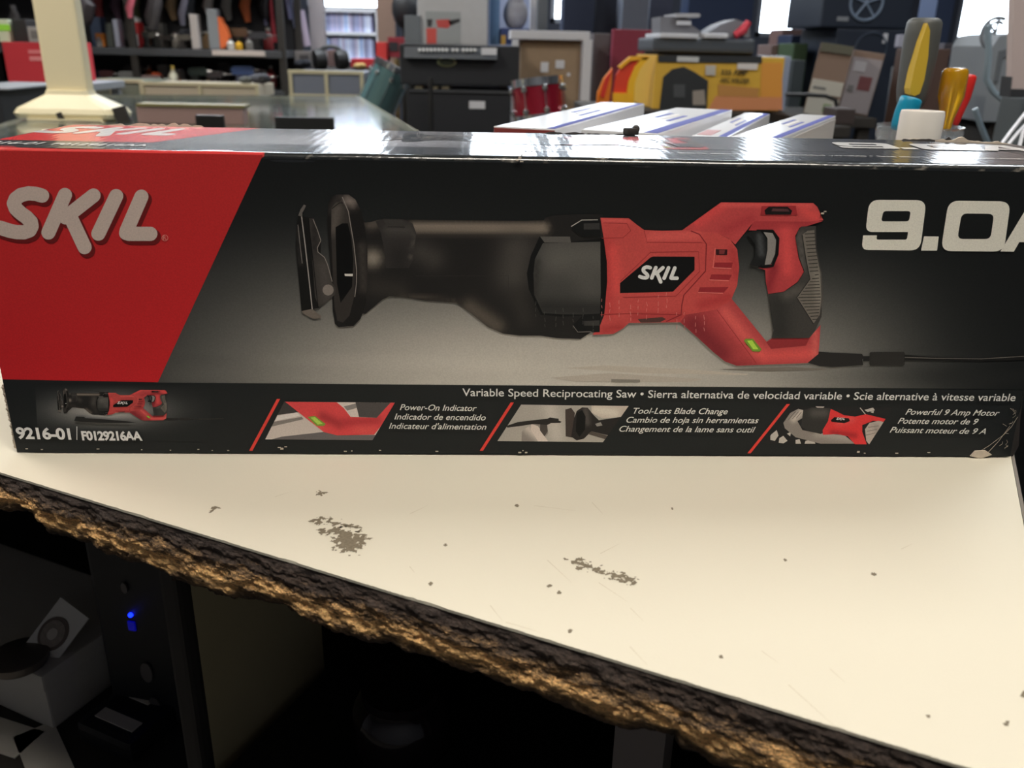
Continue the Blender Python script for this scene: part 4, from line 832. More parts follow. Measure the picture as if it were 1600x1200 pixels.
def driver(name, lab, p0, p1, Y, w0, w1, m_, wing=None, flat=1.0):
    """handle from px p0 (butt, top) to px p1 (ferrule), shaft into the cup"""
    a = atY(*p0, Y); b = atY(*p1, Y); k = mpp(Y); L = (b - a).length; ax = (b - a).normalized()
    foot = b + ax * .05; foot.z = max(foot.z, .008)
    foot = b + (Vector((cx, Yc, .012)) - b) * .92
    r = thing(name, lab, 'screwdriver', foot, 0, 'screwdrivers in the clear plastic cup')
    n = 18; prof_ = [(0, 0), (w0 * .34, 0), (w0 * .44, L * .02), (w0 * .49, L * .06), (w0 * .5, L * .2), (w0 * .5, L * .45), (w1 * .5, L * .8), (w1 * .44, L * .93), (w1 * .34, L), (0, L)]
    mb = MB(Matrix.Translation(a) @ Matrix.Diagonal((1, flat, 1, 1))); mb.lathe([(q * k, z) for q, z in prof_], (0, 0, 0), ax, 24); mb.build('handle', m_, r, True)
    MB().cyl(b, foot, .003, n=10).build('shaft', m_steel, r, True)
    return r, a, b, ax, k
g_, a_, b_, ax_, k_ = driver('screwdriver', 'large dark grey handle with a yellow inlay standing in the cup of screwdrivers', (1446, 28), (1422, 168), .42, 53, 50, mat('dark_grey_rubber', (82, 84, 82), .5, var=.05))
st = MB(); P_ = [atY(x, y, .42 - 33 * k_) for x, y in ((1448, 36), (1452, 48), (1449, 90), (1443, 125), (1436, 146), (1428, 150), (1422, 147), (1421, 138), (1428, 105), (1438, 66))]
st.prism([(p.x, p.z) for p in P_], (1, 0, 0), (0, 0, 1), (0, .012, 0), (0, P_[0].y - .0015, 0)); st.build('yellow_inlay', mat('yellow_rubber', (206, 172, 52), .5), g_)
b2, a_, b_, ax_, k_ = driver('screwdriver', 'bright blue handle leaning in the cup behind the capped white jar', (1425, 152), (1404, 205), .385, 36, 32, mat('cyan_blue_plastic', (14, 140, 176), .4), flat=.8)
am, a_, b_, ax_, k_ = driver('screwdriver', 'translucent amber handle leaning in the cup, in front of the red one', (1494, 106), (1476, 204), .40, 40, 22, mat('amber_plastic', (214, 160, 24), .18, trans=.35, coat=.5))
rd_, a_, b_, ax_, k_ = driver('screwdriver', 'red handle leaning in the cup behind the amber one', (1514, 116), (1490, 195), .425, 26, 18, mat('red_plastic', (214, 44, 40), .35))

# ------------------------------------------------------------------ shop background
m_blk2 = mat('black_tolex', (26, 28, 34), .7, bump=.3, bscale=400); m_steeltable = mat('dark_steel_shelf', (70, 72, 76), .5, .3); m_gold = mat('brass', (196, 160, 70), .35, .8); m_chr = mat('chrome', (215, 218, 222), .15, .95)
m_kr = mat('kraft_cardboard', (150, 128, 104), .85, var=.08); m_grey = mat('mid_grey_plastic', (128, 132, 138), .55); m_wh2 = mat('white_enamel', (205, 206, 212), .45)
m_crf = mat('cream_frame', (196, 188, 158), .55); m_cream = mat('cream_plastic', (226, 216, 182), .5)
def R(px0, py0, px1, py1, Y, dep, bev=.004, mb=None, zfloor=None):
    """box whose front face, at distance Y, spans this part of the view; returns MB and extents"""
    a = atY((px0 + px1) / 2, py0, Y); b = atY((px0 + px1) / 2, py1, Y); l = atY(px0, (py0 + py1) / 2, Y); r = atY(px1, (py0 + py1) / 2, Y)
    z1, z0 = a.z, (b.z if zfloor is None else zfloor); mb = mb or MB(); mb.box(((l.x + r.x) / 2, Y + dep / 2, (z0 + z1) / 2), (r.x - l.x, dep, z1 - z0), bev); return mb, (l.x, r.x, z0, z1)
def table(name, lab, px0, px1, Y, dep, z, m_top, m_leg, th=.03, cat='table'):
    x0 = atY(px0, 100, Y).x; x1 = atY(px1, 100, Y).x; t = thing(name, lab, cat, ((x0 + x1) / 2, Y + dep / 2, FLOOR))
    MB().box(((x0 + x1) / 2, Y + dep / 2, z - th / 2), (x1 - x0, dep, th), .004).build('table_top', m_top, t)
    for x in (x0 + .03, x1 - .03):
        for y in (Y + .03, Y + dep - .03): MB().box((x, y, (FLOOR + z - th) / 2), (.035, .035, z - th - FLOOR), .003).build('leg', m_leg, t)
    return t
# glass display counter, its right end pointing at the amplifiers
gc = thing('glass_counter', 'glass-topped display counter with a cream frame behind the red end of the saw box', 'display counter', (-.45, 2.4, FLOOR))
GA, GB = Vector((-.26, 3.25, 0)), Vector((.12, 1.62, 0)); ed = (GB - GA).normalized(); wd = Vector((-.9745, -.227, 0)) * 1.0
GC, GD = GB + Vector((-.95, -.22, 0)), GA + Vector((-.95, -.22, 0))
glass_top = mat('counter_glass', (150, 170, 170), .04, spec=.9, coat=1.0, trans=.6, alpha=.7)
def slab(P, z0, z1, m_, name, par): 
    mb = MB(); mb.prism([(p.x, p.y) for p in P], (1, 0, 0), (0, 1, 0), (0, 0, z1 - z0), (0, 0, z0)); return mb.build(name, m_, par)
slab([GA, GB, GC, GD], -.008, 0.0, glass_top, 'glass_top', gc)
for a, b in ((GA, GB), (GB, GC), (GC, GD), (GD, GA)):
    d = (b - a).normalized(); MB().cyl(a + Vector((0, 0, -.019)), b + Vector((0, 0, -.019)), .018, n=6).build('frame_rail', m_crf, gc)
for p in (GA, GB, GC, GD): MB().box((p.x, p.y, (FLOOR - .04) / 2), (.036, .036, -.04 - FLOOR), .004).build('corner_post', m_crf, gc)
ins = lambda k: [p.lerp((GA + GB + GC + GD) / 4, k) for p in (GA, GB, GC, GD)]
slab(ins(.04), -.30, -.292, glass_top, 'glass_shelf', gc); slab(ins(.03), FLOOR + .001, -.55, m_crf, 'base_box', gc)
# flat black sign card and small items on/in the counter
for i, (x0, y0, x1, y1, lab) in enumerate(((430, 183, 522, 206, 'black card sign standing on the glass counter behind the saw box, the longer one'), (306, 180, 350, 198, 'small black bracket sign on the glass counter near the cream post'))):
    Y = 1.62 if i == 0 else 1.5; mb, e = R(x0, y0, x1, y1 + 14, Y, .012, .003, zfloor=.0005); o = mb.build('card_sign', m_blk); info(o, lab, 'sign')
for i, (x, y, c, lab) in enumerate(((-.62, 2.3, (160, 60, 60), 'small red box inside the glass counter'), (-.42, 2.5, (120, 130, 170), 'small blue-grey box inside the glass counter'), (-.8, 2.2, (190, 190, 180), 'pale box inside the glass counter, nearest the cream post'), (-.3, 2.1, (80, 110, 150), 'blue box inside the glass counter under its right end'))):
    o = MB().box((x, y, -.2905 + .04), (.14, .10, .08), .004, rz=.3 * i).build('small_box', mat('counter_item_%d' % i, c, .5)); info(o, lab, 'box')
# cream post with a flared foot
pb = atY(122, 178, 1.95); base = Vector((atY(118, 190, 1.95).x, 1.95, .0)); pt = atY(100, -10, 1.95); k = mpp(1.95)
cp = thing('cream_post', 'cream plastic post with a wide flared foot standing on the glass counter at the left', 'post', base)
bx = base.x; R6 = 80 * k
zf0 = atY(118, 190, 1.95).z; zf1 = atY(118, 168, 1.95).z; zf2 = atY(118, 147, 1.95).z
MB().prism([(-.088, .001), (.1, .001), (.1, zf0 + .005), (.092, zf0 + .012), (-.088, zf0 + .012)], (1, 0, 0), (0, 0, 1), (0, .13, 0), (bx, 1.88, 0)).build('foot_plate', m_cream, cp)
fo = MB(); bm = fo.bm
def sq(w_, d_, z, ch): return [bm.verts.new((bx + x, 1.95 + y, z)) for x, y in ((-w_, -d_ + ch), (-w_ + ch, -d_), (w_ - ch, -d_), (w_, -d_ + ch), (w_, d_ - ch), (w_ - ch, d_), (-w_ + ch, d_), (-w_, d_ - ch))]
rg = [sq(76 * k, .06, zf0 + .012, .018), sq(79 * k, .065, zf1 - .012, .02), sq(74 * k, .06, zf1, .02), sq(33 * k, .034, zf2, .01), sq(31 * k, .032, zf2 + .01, .01)]
for i in range(4):
    for j in range(8): bm.faces.new((rg[i][j], rg[i][(j + 1) % 8], rg[i + 1][(j + 1) % 8], rg[i + 1][j]))
bm.faces.new(rg[0][::-1]); bm.faces.new(rg[-1]); fo.build('flared_foot', m_cream, cp)
MB().box((bx, 1.95, (zf2 + .9) / 2), (62 * k, .04, .9 - zf2), .006).build('post', mat('cream_post_face', (224, 212, 178), .5), cp)
MB().box((bx - 3 * k, 1.885, zf0 + .012), (8 * k, .008, .03), .001, R=Matrix.Rotation(-.3, 4, 'Y')).build('clip', m_dk, cp)
MB().box((bx + 85 * k, 1.90, zf0 + .02), (20 * k, .012, .045), .002, R=Matrix.Rotation(-.25, 4, 'Y')).build('bracket', m_dk, cp)
# near left black cabinet
mb, e = R(-90, 140, 12, 300, 2.35, .4, .006, zfloor=FLOOR); ls = thing('speaker_cabinet', 'black floor speaker with a grey top at the far left edge, below the red case', 'speaker', ((e[0] + e[1]) / 2, 2.55, FLOOR)); mb.build('cabinet', m_blk2, ls)
mb, _ = R(-90, 137, 13, 140, 2.345, .41, .002); mb.build('grey_top', m_grey, ls)
# tool rack behind the left: boards, uprights, back
YR = 4.4; rk = thing('tool_rack', 'dark steel shelving full of tools along the left, behind the cream post', 'shelving', (atY(200, 100, YR).x, YR + .25, FLOOR))
xl, xr = atY(-80, 80, YR).x, atY(440, 80, YR).x; zb = [atY(260, 76, YR).z, atY(260, 139, YR).z, FLOOR + .25, atY(260, -62, YR).z]
for i, z in enumerate(zb): MB().box(((xl + xr) / 2, YR + .25, z - .018), (xr - xl, .5, .034), .003).build('shelf_board', m_steeltable, rk)
for x in (xl, (xl * .45 + xr * .55), xr):
    for y in (YR + .02, YR + .48): MB().box((x, y, (FLOOR + .9) / 2), (.035, .03, .9 - FLOOR), .002).build('upright', m_dk, rk)
MB().box(((xl + xr) / 2, YR + .51, (FLOOR + .9) / 2), (xr - xl, .015, .9 - FLOOR)).build('back_sheet', mat('rack_back', (30, 30, 34), .8), rk)
KR = mpp(YR)
def x_at(px, Y=YR): return atY(px, 100, Y).x
def drill(x, Y, z, s, c, c2, ry=0, lab='', grp=None, name='cordless_drill', cat='drill'):
    t = thing(name, lab, cat, (x, Y, z), ry, grp); X = Matrix.Translation((x, Y, z)) @ Matrix.Rotation(ry, 4, 'Z') @ Matrix.Scale(s, 4); m1 = mat('tool_%d_%d_%d' % c, c, .45); m2 = mat('tool_%d_%d_%d' % c2, c2, .5)
    MB(X).prism([(-.5, .62), (.28, .60), (.42, .7), (.42, .92), (.25, 1.0), (-.45, .98), (-.6, .85)], (1, 0, 0), (0, 0, 1), (0, .26, 0), (0, -.13, 0)).build('motor_body', m1, t)
    MB(X).prism([(-.42, .1), (-.1, .1), (-.05, .64), (-.38, .66)], (1, 0, 0), (0, 0, 1), (0, .2, 0), (0, -.1, 0)).build('grip', m2, t)
    MB(X).box((-.22, 0, .085), (.55, .34, .17), .03).build('battery', m2, t); MB(X).cyl((.42, 0, .81), (.62, 0, .81), .1, .06, 12).cyl((.62, 0, .81), (.95, 0, .81), .02, n=8).build('chuck', m_steel, t)
    return t
def bottle(x, Y, z, h, r_, c, cc_, lab, grp=None, name='bottle', cat='bottle'):
    t = thing(name, lab, cat, (x, Y, z), 0, grp)
    MB().lathe([(r_ * .9, 0), (r_, h * .03), (r_, h * .62), (r_ * .4, h * .8), (r_ * .38, h * .86), (0, h * .86)], (x, Y, z), n=16).build('body', mat('btl_%d_%d_%d' % c, c, .4), t, True)
    MB().cyl((x, Y, z + h * .86), (x, Y, z + h), r_ * .42, n=14).build('cap', mat('btl_%d_%d_%d' % cc_, cc_, .4), t); return t
def sbx(px0, py0, px1, py1, Y, dep, c, lab, name='box', cat='box', z=None, grp=None, front_=None):
    mb, e = R(px0, py0, px1, py1, Y, dep, .004, zfloor=z); m_ = mat('box_%d_%d_%d' % c, c, .6, var=.06)
    if front_:
        t = thing(name, lab, cat, ((e[0] + e[1]) / 2, Y + dep / 2, e[2]), 0, grp); mb.build('body', m_, t)
        for (q0, q1, q2, q3, qc, nm) in front_: mm, _ = R(q0, q1, q2, q3, Y - .003, .0032, .0005); mm.build(nm, mat('lbl_%d_%d_%d' % qc, qc, .6), t)
        return t
    o = mb.build(name, m_); return info(o, lab, cat, grp)
z1, z2 = zb[0] + .0005, zb[1] + .0005; Yt = YR + .12
# upper shelf
sbx(150, 52, 163, 76, Yt, .08, (214, 128, 46), 'narrow orange box on the upper tool shelf beside the cream post', z=z1); sbx(166, 36, 176, 76, Yt, .08, (78, 84, 80), 'tall thin grey-green box on the upper tool shelf', z=z1); sbx(178, 30, 186, 76, Yt, .06, (178, 184, 206), 'thin pale lilac box on the upper tool shelf', z=z1)
t = thing('fuel_can', 'red can with a white cap and label on the upper tool shelf', 'can', (x_at(200), Yt + .05, z1))
MB().lathe([(11 * KR, 0), (12 * KR, .01), (12 * KR, 34 * KR), (10 * KR, 37 * KR), (0, 37 * KR)], (x_at(200), Yt + .05, z1), n=20).build('can_body', mat('can_red', (206, 48, 52), .4), t, True)
MB().cyl((x_at(200), Yt + .05, z1 + 37 * KR), (x_at(203), Yt + .05, z1 + 44 * KR), 8 * KR, n=14).build('cap', m_wh2, t); MB().box((x_at(202), Yt + .05 - 12.2 * KR, z1 + 11 * KR), (9 * KR, .004, 18 * KR), .001).build('label', m_wh2, t)
bottle(x_at(145), Yt, z1, 14 * KR, 5 * KR, (150, 150, 150), (190, 190, 190), 'little grey bottle at the left end of the upper tool shelf')
tools = [(222, 30, (84, 84, 78), (50, 50, 50), 'dull grey power tool on the upper tool shelf, right of the red can'), (250, 24, (96, 92, 86), (60, 58, 54), 'grey-brown power tool lying second right of the red can'), (278, 26, (120, 116, 108), (48, 44, 44), 'pale grey power tool on the upper tool shelf left of the white cylinder'),
         (366, 40, (110, 84, 62), (40, 36, 34), 'brown power tool on the upper tool shelf, right of the orange tool'), (398, 34, (74, 76, 84), (36, 36, 40), 'dark slate power tool at the right end of the upper tool shelf')]
for i, (px, h, c, c2, lab) in enumerate(tools): drill(x_at(px), Yt + .04, z1, h * KR * .8, c, c2, .1 * (i % 3) * (-1) ** i, lab, 'power tools on the upper tool shelf')
sbx(297, 22, 309, 66, YR + .02, .06, (176, 168, 164), 'tall whitish cylinder-like box standing at the middle of the upper tool shelf', z=z1); sbx(324, 14, 340, 66, YR + .03, .07, (128, 132, 136), 'tall grey box beside the orange tool on the upper tool shelf', z=z1)
o = MB(Matrix.Translation((x_at(345), YR + .04, z1 + 2 * KR))).prism([(-.02, 0), (.012, 0), (.035, .02), (.04, .06), (.03, .10), (.012, .125), (.008, .145), (-.02, .16), (-.042, .15), (-.04, .08)], (1, 0, 0), (0, 0, 1), (0, .06, 0)).build('orange_power_tool', mat('tool_orange', (226, 110, 56), .45)); info(o, 'bright orange power tool standing upright on the upper tool shelf', 'power tool')
bottle(x_at(359), YR + .05, z1, 16 * KR, 6 * KR, (190, 186, 180), (120, 120, 120), 'small white bottle below the orange tool'); bottle(x_at(372), YR + .05, z1, 14 * KR, 6 * KR, (210, 160, 40), (80, 70, 40), 'small yellow bottle on the upper tool shelf'); bottle(x_at(388), YR + .05, z1, 18 * KR, 6 * KR, (110, 106, 100), (90, 90, 90), 'small dark bottle right of the yellow one')
o = MB().box((x_at(375), YR - .006, zb[0] - .014), (80 * KR, .01, .026), .001).build('price_strip', mat('pale_strip', (196, 184, 178), .6)); info(o, 'pale price strip clipped on the front of the upper tool shelf', 'price strip')
# lower shelf
lows = [(152, 30, (70, 34, 36), (30, 28, 28), 'dark maroon power tool at the left of the lower tool shelf'), (180, 24, (56, 56, 56), (34, 34, 34), 'charcoal power tool on the lower tool shelf beside the maroon one'), (262, 18, (206, 140, 100), (60, 50, 44), 'tan power tool on the lower tool shelf beside the orange reel'),
        (300, 40, (44, 58, 54), (34, 40, 38), 'dark green power tool in the middle of the lower tool shelf'), (326, 34, (66, 62, 66), (44, 44, 48), 'dark grey power tool right of the green one'), (372, 44, (66, 92, 146), (70, 76, 100), 'blue power tool on the lower tool shelf under the price strip'), (404, 30, (180, 48, 48), (60, 40, 40), 'red power tool on the lower tool shelf')]
for i, (px, h, c, c2, lab) in enumerate(lows): drill(x_at(px), Yt, z2, h * KR * .8, c, c2, .15 * ((i % 3) - 1), lab, 'power tools on the lower tool shelf')
t = thing('cord_reel', 'orange cord reel on the lower tool shelf', 'reel', (x_at(232), Yt - .03, z2))
tor = MB(); tor.tube([(x_at(232) + 8 * KR * math.cos(a * PI / 10), Yt - .03, z2 + 12 * KR + 8 * KR * math.sin(a * PI / 10)) for a in range(21)], 3.6 * KR, 8); tor.build('coil', mat('reel_orange', (190, 84, 48), .5), t, True)
MB().box((x_at(232), Yt - .03, z2 + 6 * KR), (10 * KR, .03, 12 * KR), .004).build('reel_stand', m_dk, t)
bottle(x_at(266), YR + .03, z2, 34 * KR, 7 * KR, (206, 202, 180), (210, 180, 90), 'cream and yellow bottle on the lower tool shelf'); sbx(222, 118, 250, 139, YR + .01, .05, (132, 112, 110), 'mauve-grey box on the lower tool shelf in front of the orange reel', z=z2); sbx(258, 122, 276, 139, YR + .01, .05, (170, 170, 160), 'small pale box on the lower tool shelf', z=z2)
sbx(186, 112, 214, 139, YR + .01, .05, (104, 104, 102), 'grey tool box on the lower tool shelf', z=z2)
# things hanging off the upper left of the rack
for i, (px, py0, py1, w_, c, lab) in enumerate(((20, 8, 62, 14, (48, 44, 44), 'black pouch hanging at the left edge above the red case'), (204, -20, 28, 10, (196, 96, 112), 'pink hanging tool strap above the red can'), (240, -20, 46, 20, (58, 54, 56), 'dark hanging tool bag above the grey tools'), (130, -10, 40, 30, (48, 40, 44), 'dark hanging cloth behind the cream post'), (286, -20, 40, 10, (88, 86, 100), 'slate hanging strap in the middle of the rack'))):
    a = atY(px, py0, YR - .01); b = atY(px, py1, YR - .01); o = MB().tube([a, a.lerp(b, .3) + Vector((.01, 0, 0)), a.lerp(b, .7) - Vector((.008, 0, 0)), b], [w_ * KR * .3, w_ * KR * .5, w_ * KR * .55, w_ * KR * .35], 8).build('hanging_pouch', mat('hang_%d' % i, c, .6), None, True); info(o, lab, 'hanging pouch')
# red case on a grey stand
sbx(8, 66, 80, 131, 3.3, .4, (186, 44, 54), 'red steel case with a pale printed label behind the cream post', 'red_case', 'case', front_=((44, 78, 72, 84, (214, 120, 124), 'printed_line'), (46, 88, 72, 95, (214, 130, 132), 'printed_line')))
table('steel_table', 'grey steel table under the red case', -40, 96, 3.2, .6, atY(40, 131.5, 3.3).z, m_grey, m_grey)
sbx(44, 42, 70, 66, 3.3, .2, (150, 146, 144), 'small grey meter on top of the red case', front_=((48, 48, 66, 60, (110, 106, 104), 'screen'),)); sbx(-4, 30, 14, 66, 3.34, .2, (196, 206, 180), 'pale box with a lime green band at the left edge on the red case', front_=((-4, 38, 15, 48, (150, 220, 70), 'lime_band'),))
sbx(20, 30, 42, 66, 3.36, .2, (34, 34, 36), 'black tool bag on the red case', 'tool_bag', 'bag')
# middle display cases behind the counter
for i, (a, b, y0, y1, Y, lab) in enumerate(((128, 222, 126, 150, 3.95, 'glass fronted display case below the tool shelves, nearest the cream post'), (224, 402, 132, 152, 3.9, 'long pale display case below the tool shelves'), (455, 566, 113, 150, 3.8, 'glass display case in front of the headphones'))):
    mb, e = R(a, y0, b, y1, Y, .35, .004); t = thing('display_case', lab, 'display case', ((e[0] + e[1]) / 2, Y + .17, FLOOR)); mb.build('case_body', mat('case_%d' % i, [(124, 130, 118), (190, 180, 162), (118, 124, 140)][i], .3), t)
    for zz in (e[3], e[2]): MB().box(((e[0] + e[1]) / 2, Y - .006, zz), (e[1] - e[0] + .02, .012, .016), .002).build('frame_rail', m_crf, t)
    for xx in (e[0], (e[0] + e[1]) / 2, e[1]): MB().box((xx, Y - .006, (e[2] + e[3]) / 2), (.016, .014, e[3] - e[2]), .002).build('frame_post', m_crf, t)
    MB().box(((e[0] + e[1]) / 2, Y + .18, (FLOOR + e[2] - .01) / 2), (e[1] - e[0] - .02, .33, e[2] - .01 - FLOOR), .004).build('plinth', m_crf, t)
# hanging cords and tubes in front of the media shelves
YH = 4.9; KH = mpp(YH)
for i, (px, y0, y1, w_, c, lab) in enumerate(((424, -30, 66, 7, (196, 66, 80), 'red strap hanging left of the grey pillar'), (448, -30, 30, 7, (124, 124, 160), 'lavender tube hanging left of the grey pillar, nearest the red strap'), (456, -30, 44, 6, (150, 160, 196), 'pale blue tube hanging between the lavender ones'), (474, 16, 72, 13, (158, 146, 164), 'wide pale mauve tube hanging beside the grey pillar'), (410, -30, 40, 5, (120, 118, 150), 'thin grey-violet tube hanging at the right end of the tool rack'))):
    o = MB().tube([atY(px - 4, y0, YH), atY(px, (y0 + y1) / 2, YH), atY(px + 6, y1, YH)], [w_ * KH * .4, w_ * KH * .5, w_ * KH * .45], 8).build('hanging_tube', mat('tube_%d' % i, c, .5), None, True); info(o, lab, 'hanging tube')
o = MB().tube([atY(437 + 9 * math.cos(a), 62 + 26 * math.sin(a), YH + .05) for a in [PI * k / 12 for k in range(25)]], 2.6 * KH, 6).build('hanging_hose', mat('hose_brown', (120, 60, 50), .5), None, True); info(o, 'brown looped hose hanging under the red strap', 'hose')
# pillar and media shelves
mb, e = R(480, -120, 502, 76, 5.0, .1, .004, zfloor=FLOOR); o = mb.build('grey_pillar', mat('warm_grey_paint', (150, 144, 146), .6)); info(o, 'warm grey square pillar beside the media shelves', 'pillar')
YM = 5.6; KM = mpp(YM); ms = thing('media_shelf', 'pale shelving packed with disc cases, left of the white drill carton', 'shelving', (x_at(545, YM), YM + .1, FLOOR)); xa, xb = x_at(494, YM), x_at(592, YM)
zs = [atY(545, y, YM).z for y in (92, 50, 14)]
for z in zs: MB().box(((xa + xb) / 2, YM + .1, z - .01), (xb - xa, .24, .02), .002).build('shelf_board', m_wh2, ms)
for x in (xa, xb): MB().box((x, YM + .1, (FLOOR + zs[-1]) / 2), (.02, .24, zs[-1] - FLOOR), .002).build('side_panel', m_wh2, ms)
MB().box(((xa + xb) / 2, YM + .22, (FLOOR + zs[-1]) / 2), (xb - xa, .01, zs[-1] - FLOOR)).build('back_panel', m_wh2, ms)
dv_m = [mat('disc_case_%d' % i, c, .35) for i, c in enumerate([(200, 210, 240), (164, 170, 206), (220, 228, 250), (140, 142, 176), (190, 182, 210), (160, 188, 232)])]
random.seed(11)
for r_i, (z, h) in enumerate(((zs[0], 36), (zs[1], 32))):
    x = xa + .014
    protos = []
    while x < xb - .03:
        w_ = random.uniform(.012, .02); o = MB().box((x + w_ / 2, YM + .06, z + h * KM * .46 + .0008), (w_ * .93, .12, h * KM * .9 * random.uniform(.9, 1)), .001).build('disc_case', random.choice(dv_m))
        o.location.z = z + .0006
        info(o, 'slim disc case standing in the row on the %s shelf of the pale media shelving' % ('lower', 'upper')[r_i], 'disc case', 'disc cases on the %s media shelf' % ('lower', 'upper')[r_i]); x += w_
# headphones / ear defenders and red cases in front of it
YE = 4.6; KE = mpp(YE); hp = thing('headphones', 'big black headphones resting on the display case left of the red cases', 'headphones', (x_at(518, YE), YE, atY(518, 112, YE).z))
for px, w_ in ((500, 12), (534, 11)): MB().lathe([(0, -.03), (w_ * KE * 1.2, -.028), (w_ * KE * 1.35, 0), (w_ * KE * 1.2, .028), (0, .03)], (x_at(px, YE), YE, atY(px, 93, YE).z), (1, .5, .1), 20).build('ear_cup', m_blk, hp, True)
MB().tube([(x_at(517, YE) + 19 * KE * math.cos(a), YE + .02, atY(517, 88, YE).z + 14 * KE * math.sin(a)) for a in [PI * k / 12 for k in range(13)]], .012).build('headband', m_blk, hp, True)
sbx(512, 78, 530, 104, YE + .1, .08, (120, 96, 92), 'brown and grey box between the headphone cups')
sbx(548, 92, 588, 106, 4.7, .2, (166, 28, 40), 'low dark red case right of the headphones', 'red_case', 'case'); sbx(588, 66, 604, 98, 4.75, .2, (186, 44, 40), 'upright bright red case beside the black amplifier', 'red_case', 'case'); sbx(606, 58, 632, 90, 4.8, .2, (120, 22, 34), 'dark red case partly behind the black amplifier', 'red_case', 'case', front_=((608, 66, 622, 80, (26, 24, 28), 'opening'),))
sbx(460, 80, 492, 104, 4.7, .2, (118, 112, 110), 'grey speaker box left of the headphones', front_=((468, 86, 482, 100, (70, 66, 66), 'cone'),))
table('display_table', 'dark display table carrying the headphones and red cases', 470, 640, 4.55, .55, atY(540, 107, 4.7).z - .004, m_dk, m_dk)
# brown pillar-like panel and dark bags
sbx(588, -60, 616, 62, 5.4, .05, (122, 98, 84), 'brown wooden panel standing behind the red cases', 'wooden_panel', 'panel', z=FLOOR)
o = MB().sph((x_at(634, 5.2), 5.2, atY(634, 14, 5.2).z), 22 * mpp(5.2), (.9, .7, 1.3)).cyl((x_at(634, 5.2), 5.2, atY(634, 40, 5.2).z), (x_at(634, 5.2), 5.2, FLOOR), .02, n=8).build('helmet_stand', m_blk, None, True); info(o, 'black helmet on a pole behind the grey tub', 'helmet')
# amplifier stack
YA = 2.9; KA = mpp(YA)
mb, e = R(625, 70, 812, 134, YA, .33, .008); amp = thing('guitar_amplifier', 'black guitar amplifier with a chrome knob panel, on top of the stack', 'amplifier', ((e[0] + e[1]) / 2, YA + .16, e[2])); mb.build('cabinet', m_blk2, amp)
_a, _b = atY(631, 90, YA - .03), atY(777, 76, YA - .004); MB().prism([(0, 0), (.03, 0), (.03, _b.z - _a.z), (.024, _b.z - _a.z)], (0, 1, 0), (0, 0, 1), (_b.x - _a.x, 0, 0), (_a.x, YA - .03, _a.z)).build('control_panel', mat('brushed_panel', (96, 100, 106), .45, .2), amp)
for i in range(14):
    px = 656 + i * 6 + (4 if i > 7 else 0) + (4 if i > 9 else 0); p = atY(px, 79.5, YA - .012); MB().cyl(p, p + Vector((0, -.022, .004)), 2.2 * KA, 2.0 * KA, 12).build('knob', mat('white_knob', (235, 236, 238), .4), amp)
lp_, _ = R(752, 75, 776, 86, YA - .032, .004, .001); lp_.build('paper_label', m_wh2, amp)
p = atY(698, 97, YA - .002); MB().sph(p, 15 * KA, (1, .12, .48), 24).build('logo_badge', mat('badge_olive', (170, 170, 130), .35, .5), amp, True); MB().sph(p + Vector((0, -.004, 0)), 12 * KA, (1, .1, .42), 24).build('logo_badge', mat('badge_dark', (60, 66, 52), .4), amp, True)
mb, e2 = R(636, 140, 798, 230, YA + .0, .33, .008, zfloor=FLOOR + .3); a2 = thing('guitar_amplifier', 'lower black amplifier cabinet with a small white label, under the knob-panel amplifier', 'amplifier', ((e2[0] + e2[1]) / 2, YA + .16, e2[2])); mb.build('cabinet', m_blk2, a2)
l2, _ = R(733, 158, 758, 170, YA - .003, .003, .0008); l2.build('paper_label', m_wh2, a2); l3, _ = R(640, 142, 795, 145, YA - .006, .006, .001); l3.build('trim_strip', m_steeltable, a2)
for px in (648, 672, 690, 780): mb, _ = R(px, 134.5, px + 12, 139.5, YA + .02, .2, .002); mb.build('foot', m_cream if px < 700 else m_blk, amp)
o, _ = R(625, 300, 812, 400, YA - .02, .4, .005, zfloor=FLOOR), 0; o = o[0]; o = MB().box(((e2[0] + e2[1]) / 2, YA + .17, FLOOR + .1495), (e2[1] - e2[0] - .01, .32, .299), .005).build('plinth', m_dk); info(o, 'dark plinth under the amplifier stack', 'plinth')
o = MB().cyl((x_at(672, YA - .15), YA - .15, FLOOR), (x_at(672, YA - .15), YA - .15, atY(672, 122, YA - .15).z), .009, n=10).box((x_at(672, YA - .15), YA - .15, FLOOR + .01), (.2, .2, .018), .004).build('microphone_stand', m_blk); info(o, 'thin black microphone stand in front of the amplifier stack', 'stand')
# white carton with a drill picture, grey tub, blue panel behind the amplifier
YB = 3.66; wc = sbx(652, -40, 762, 70, YB, .3, (196, 196, 198), 'white carton with a printed red drill picture behind the amplifier', 'drill_carton', 'carton', front_=((665, 18, 720, 68, (166, 170, 172), 'printed_panel'),))
dr = MB(); k = mpp(YB)
def pp(P_, dy): return [(atY(x, y, YB - dy).x, atY(x, y, YB - dy).z) for x, y in P_]
for P_, c, nm in (([(681, 31), (702, 30), (706, 36), (700, 44), (684, 43)], (206, 84, 80), 'drill_print'), ([(666, 44), (682, 44), (682, 68), (667, 68)], (220, 92, 84), 'red_print'), ([(700, 32), (718, 29), (719, 34), (704, 40)], (50, 48, 50), 'black_print'), ([(667, 30), (676, 30), (674, 42), (668, 42)], (60, 58, 60), 'black_print')):
    MB().prism(pp(P_, .006), (1, 0, 0), (0, 0, 1), (0, .001, 0), (0, YB - .0045, 0)).build(nm, mat('lbl_%d_%d_%d' % c, c, .6), wc)
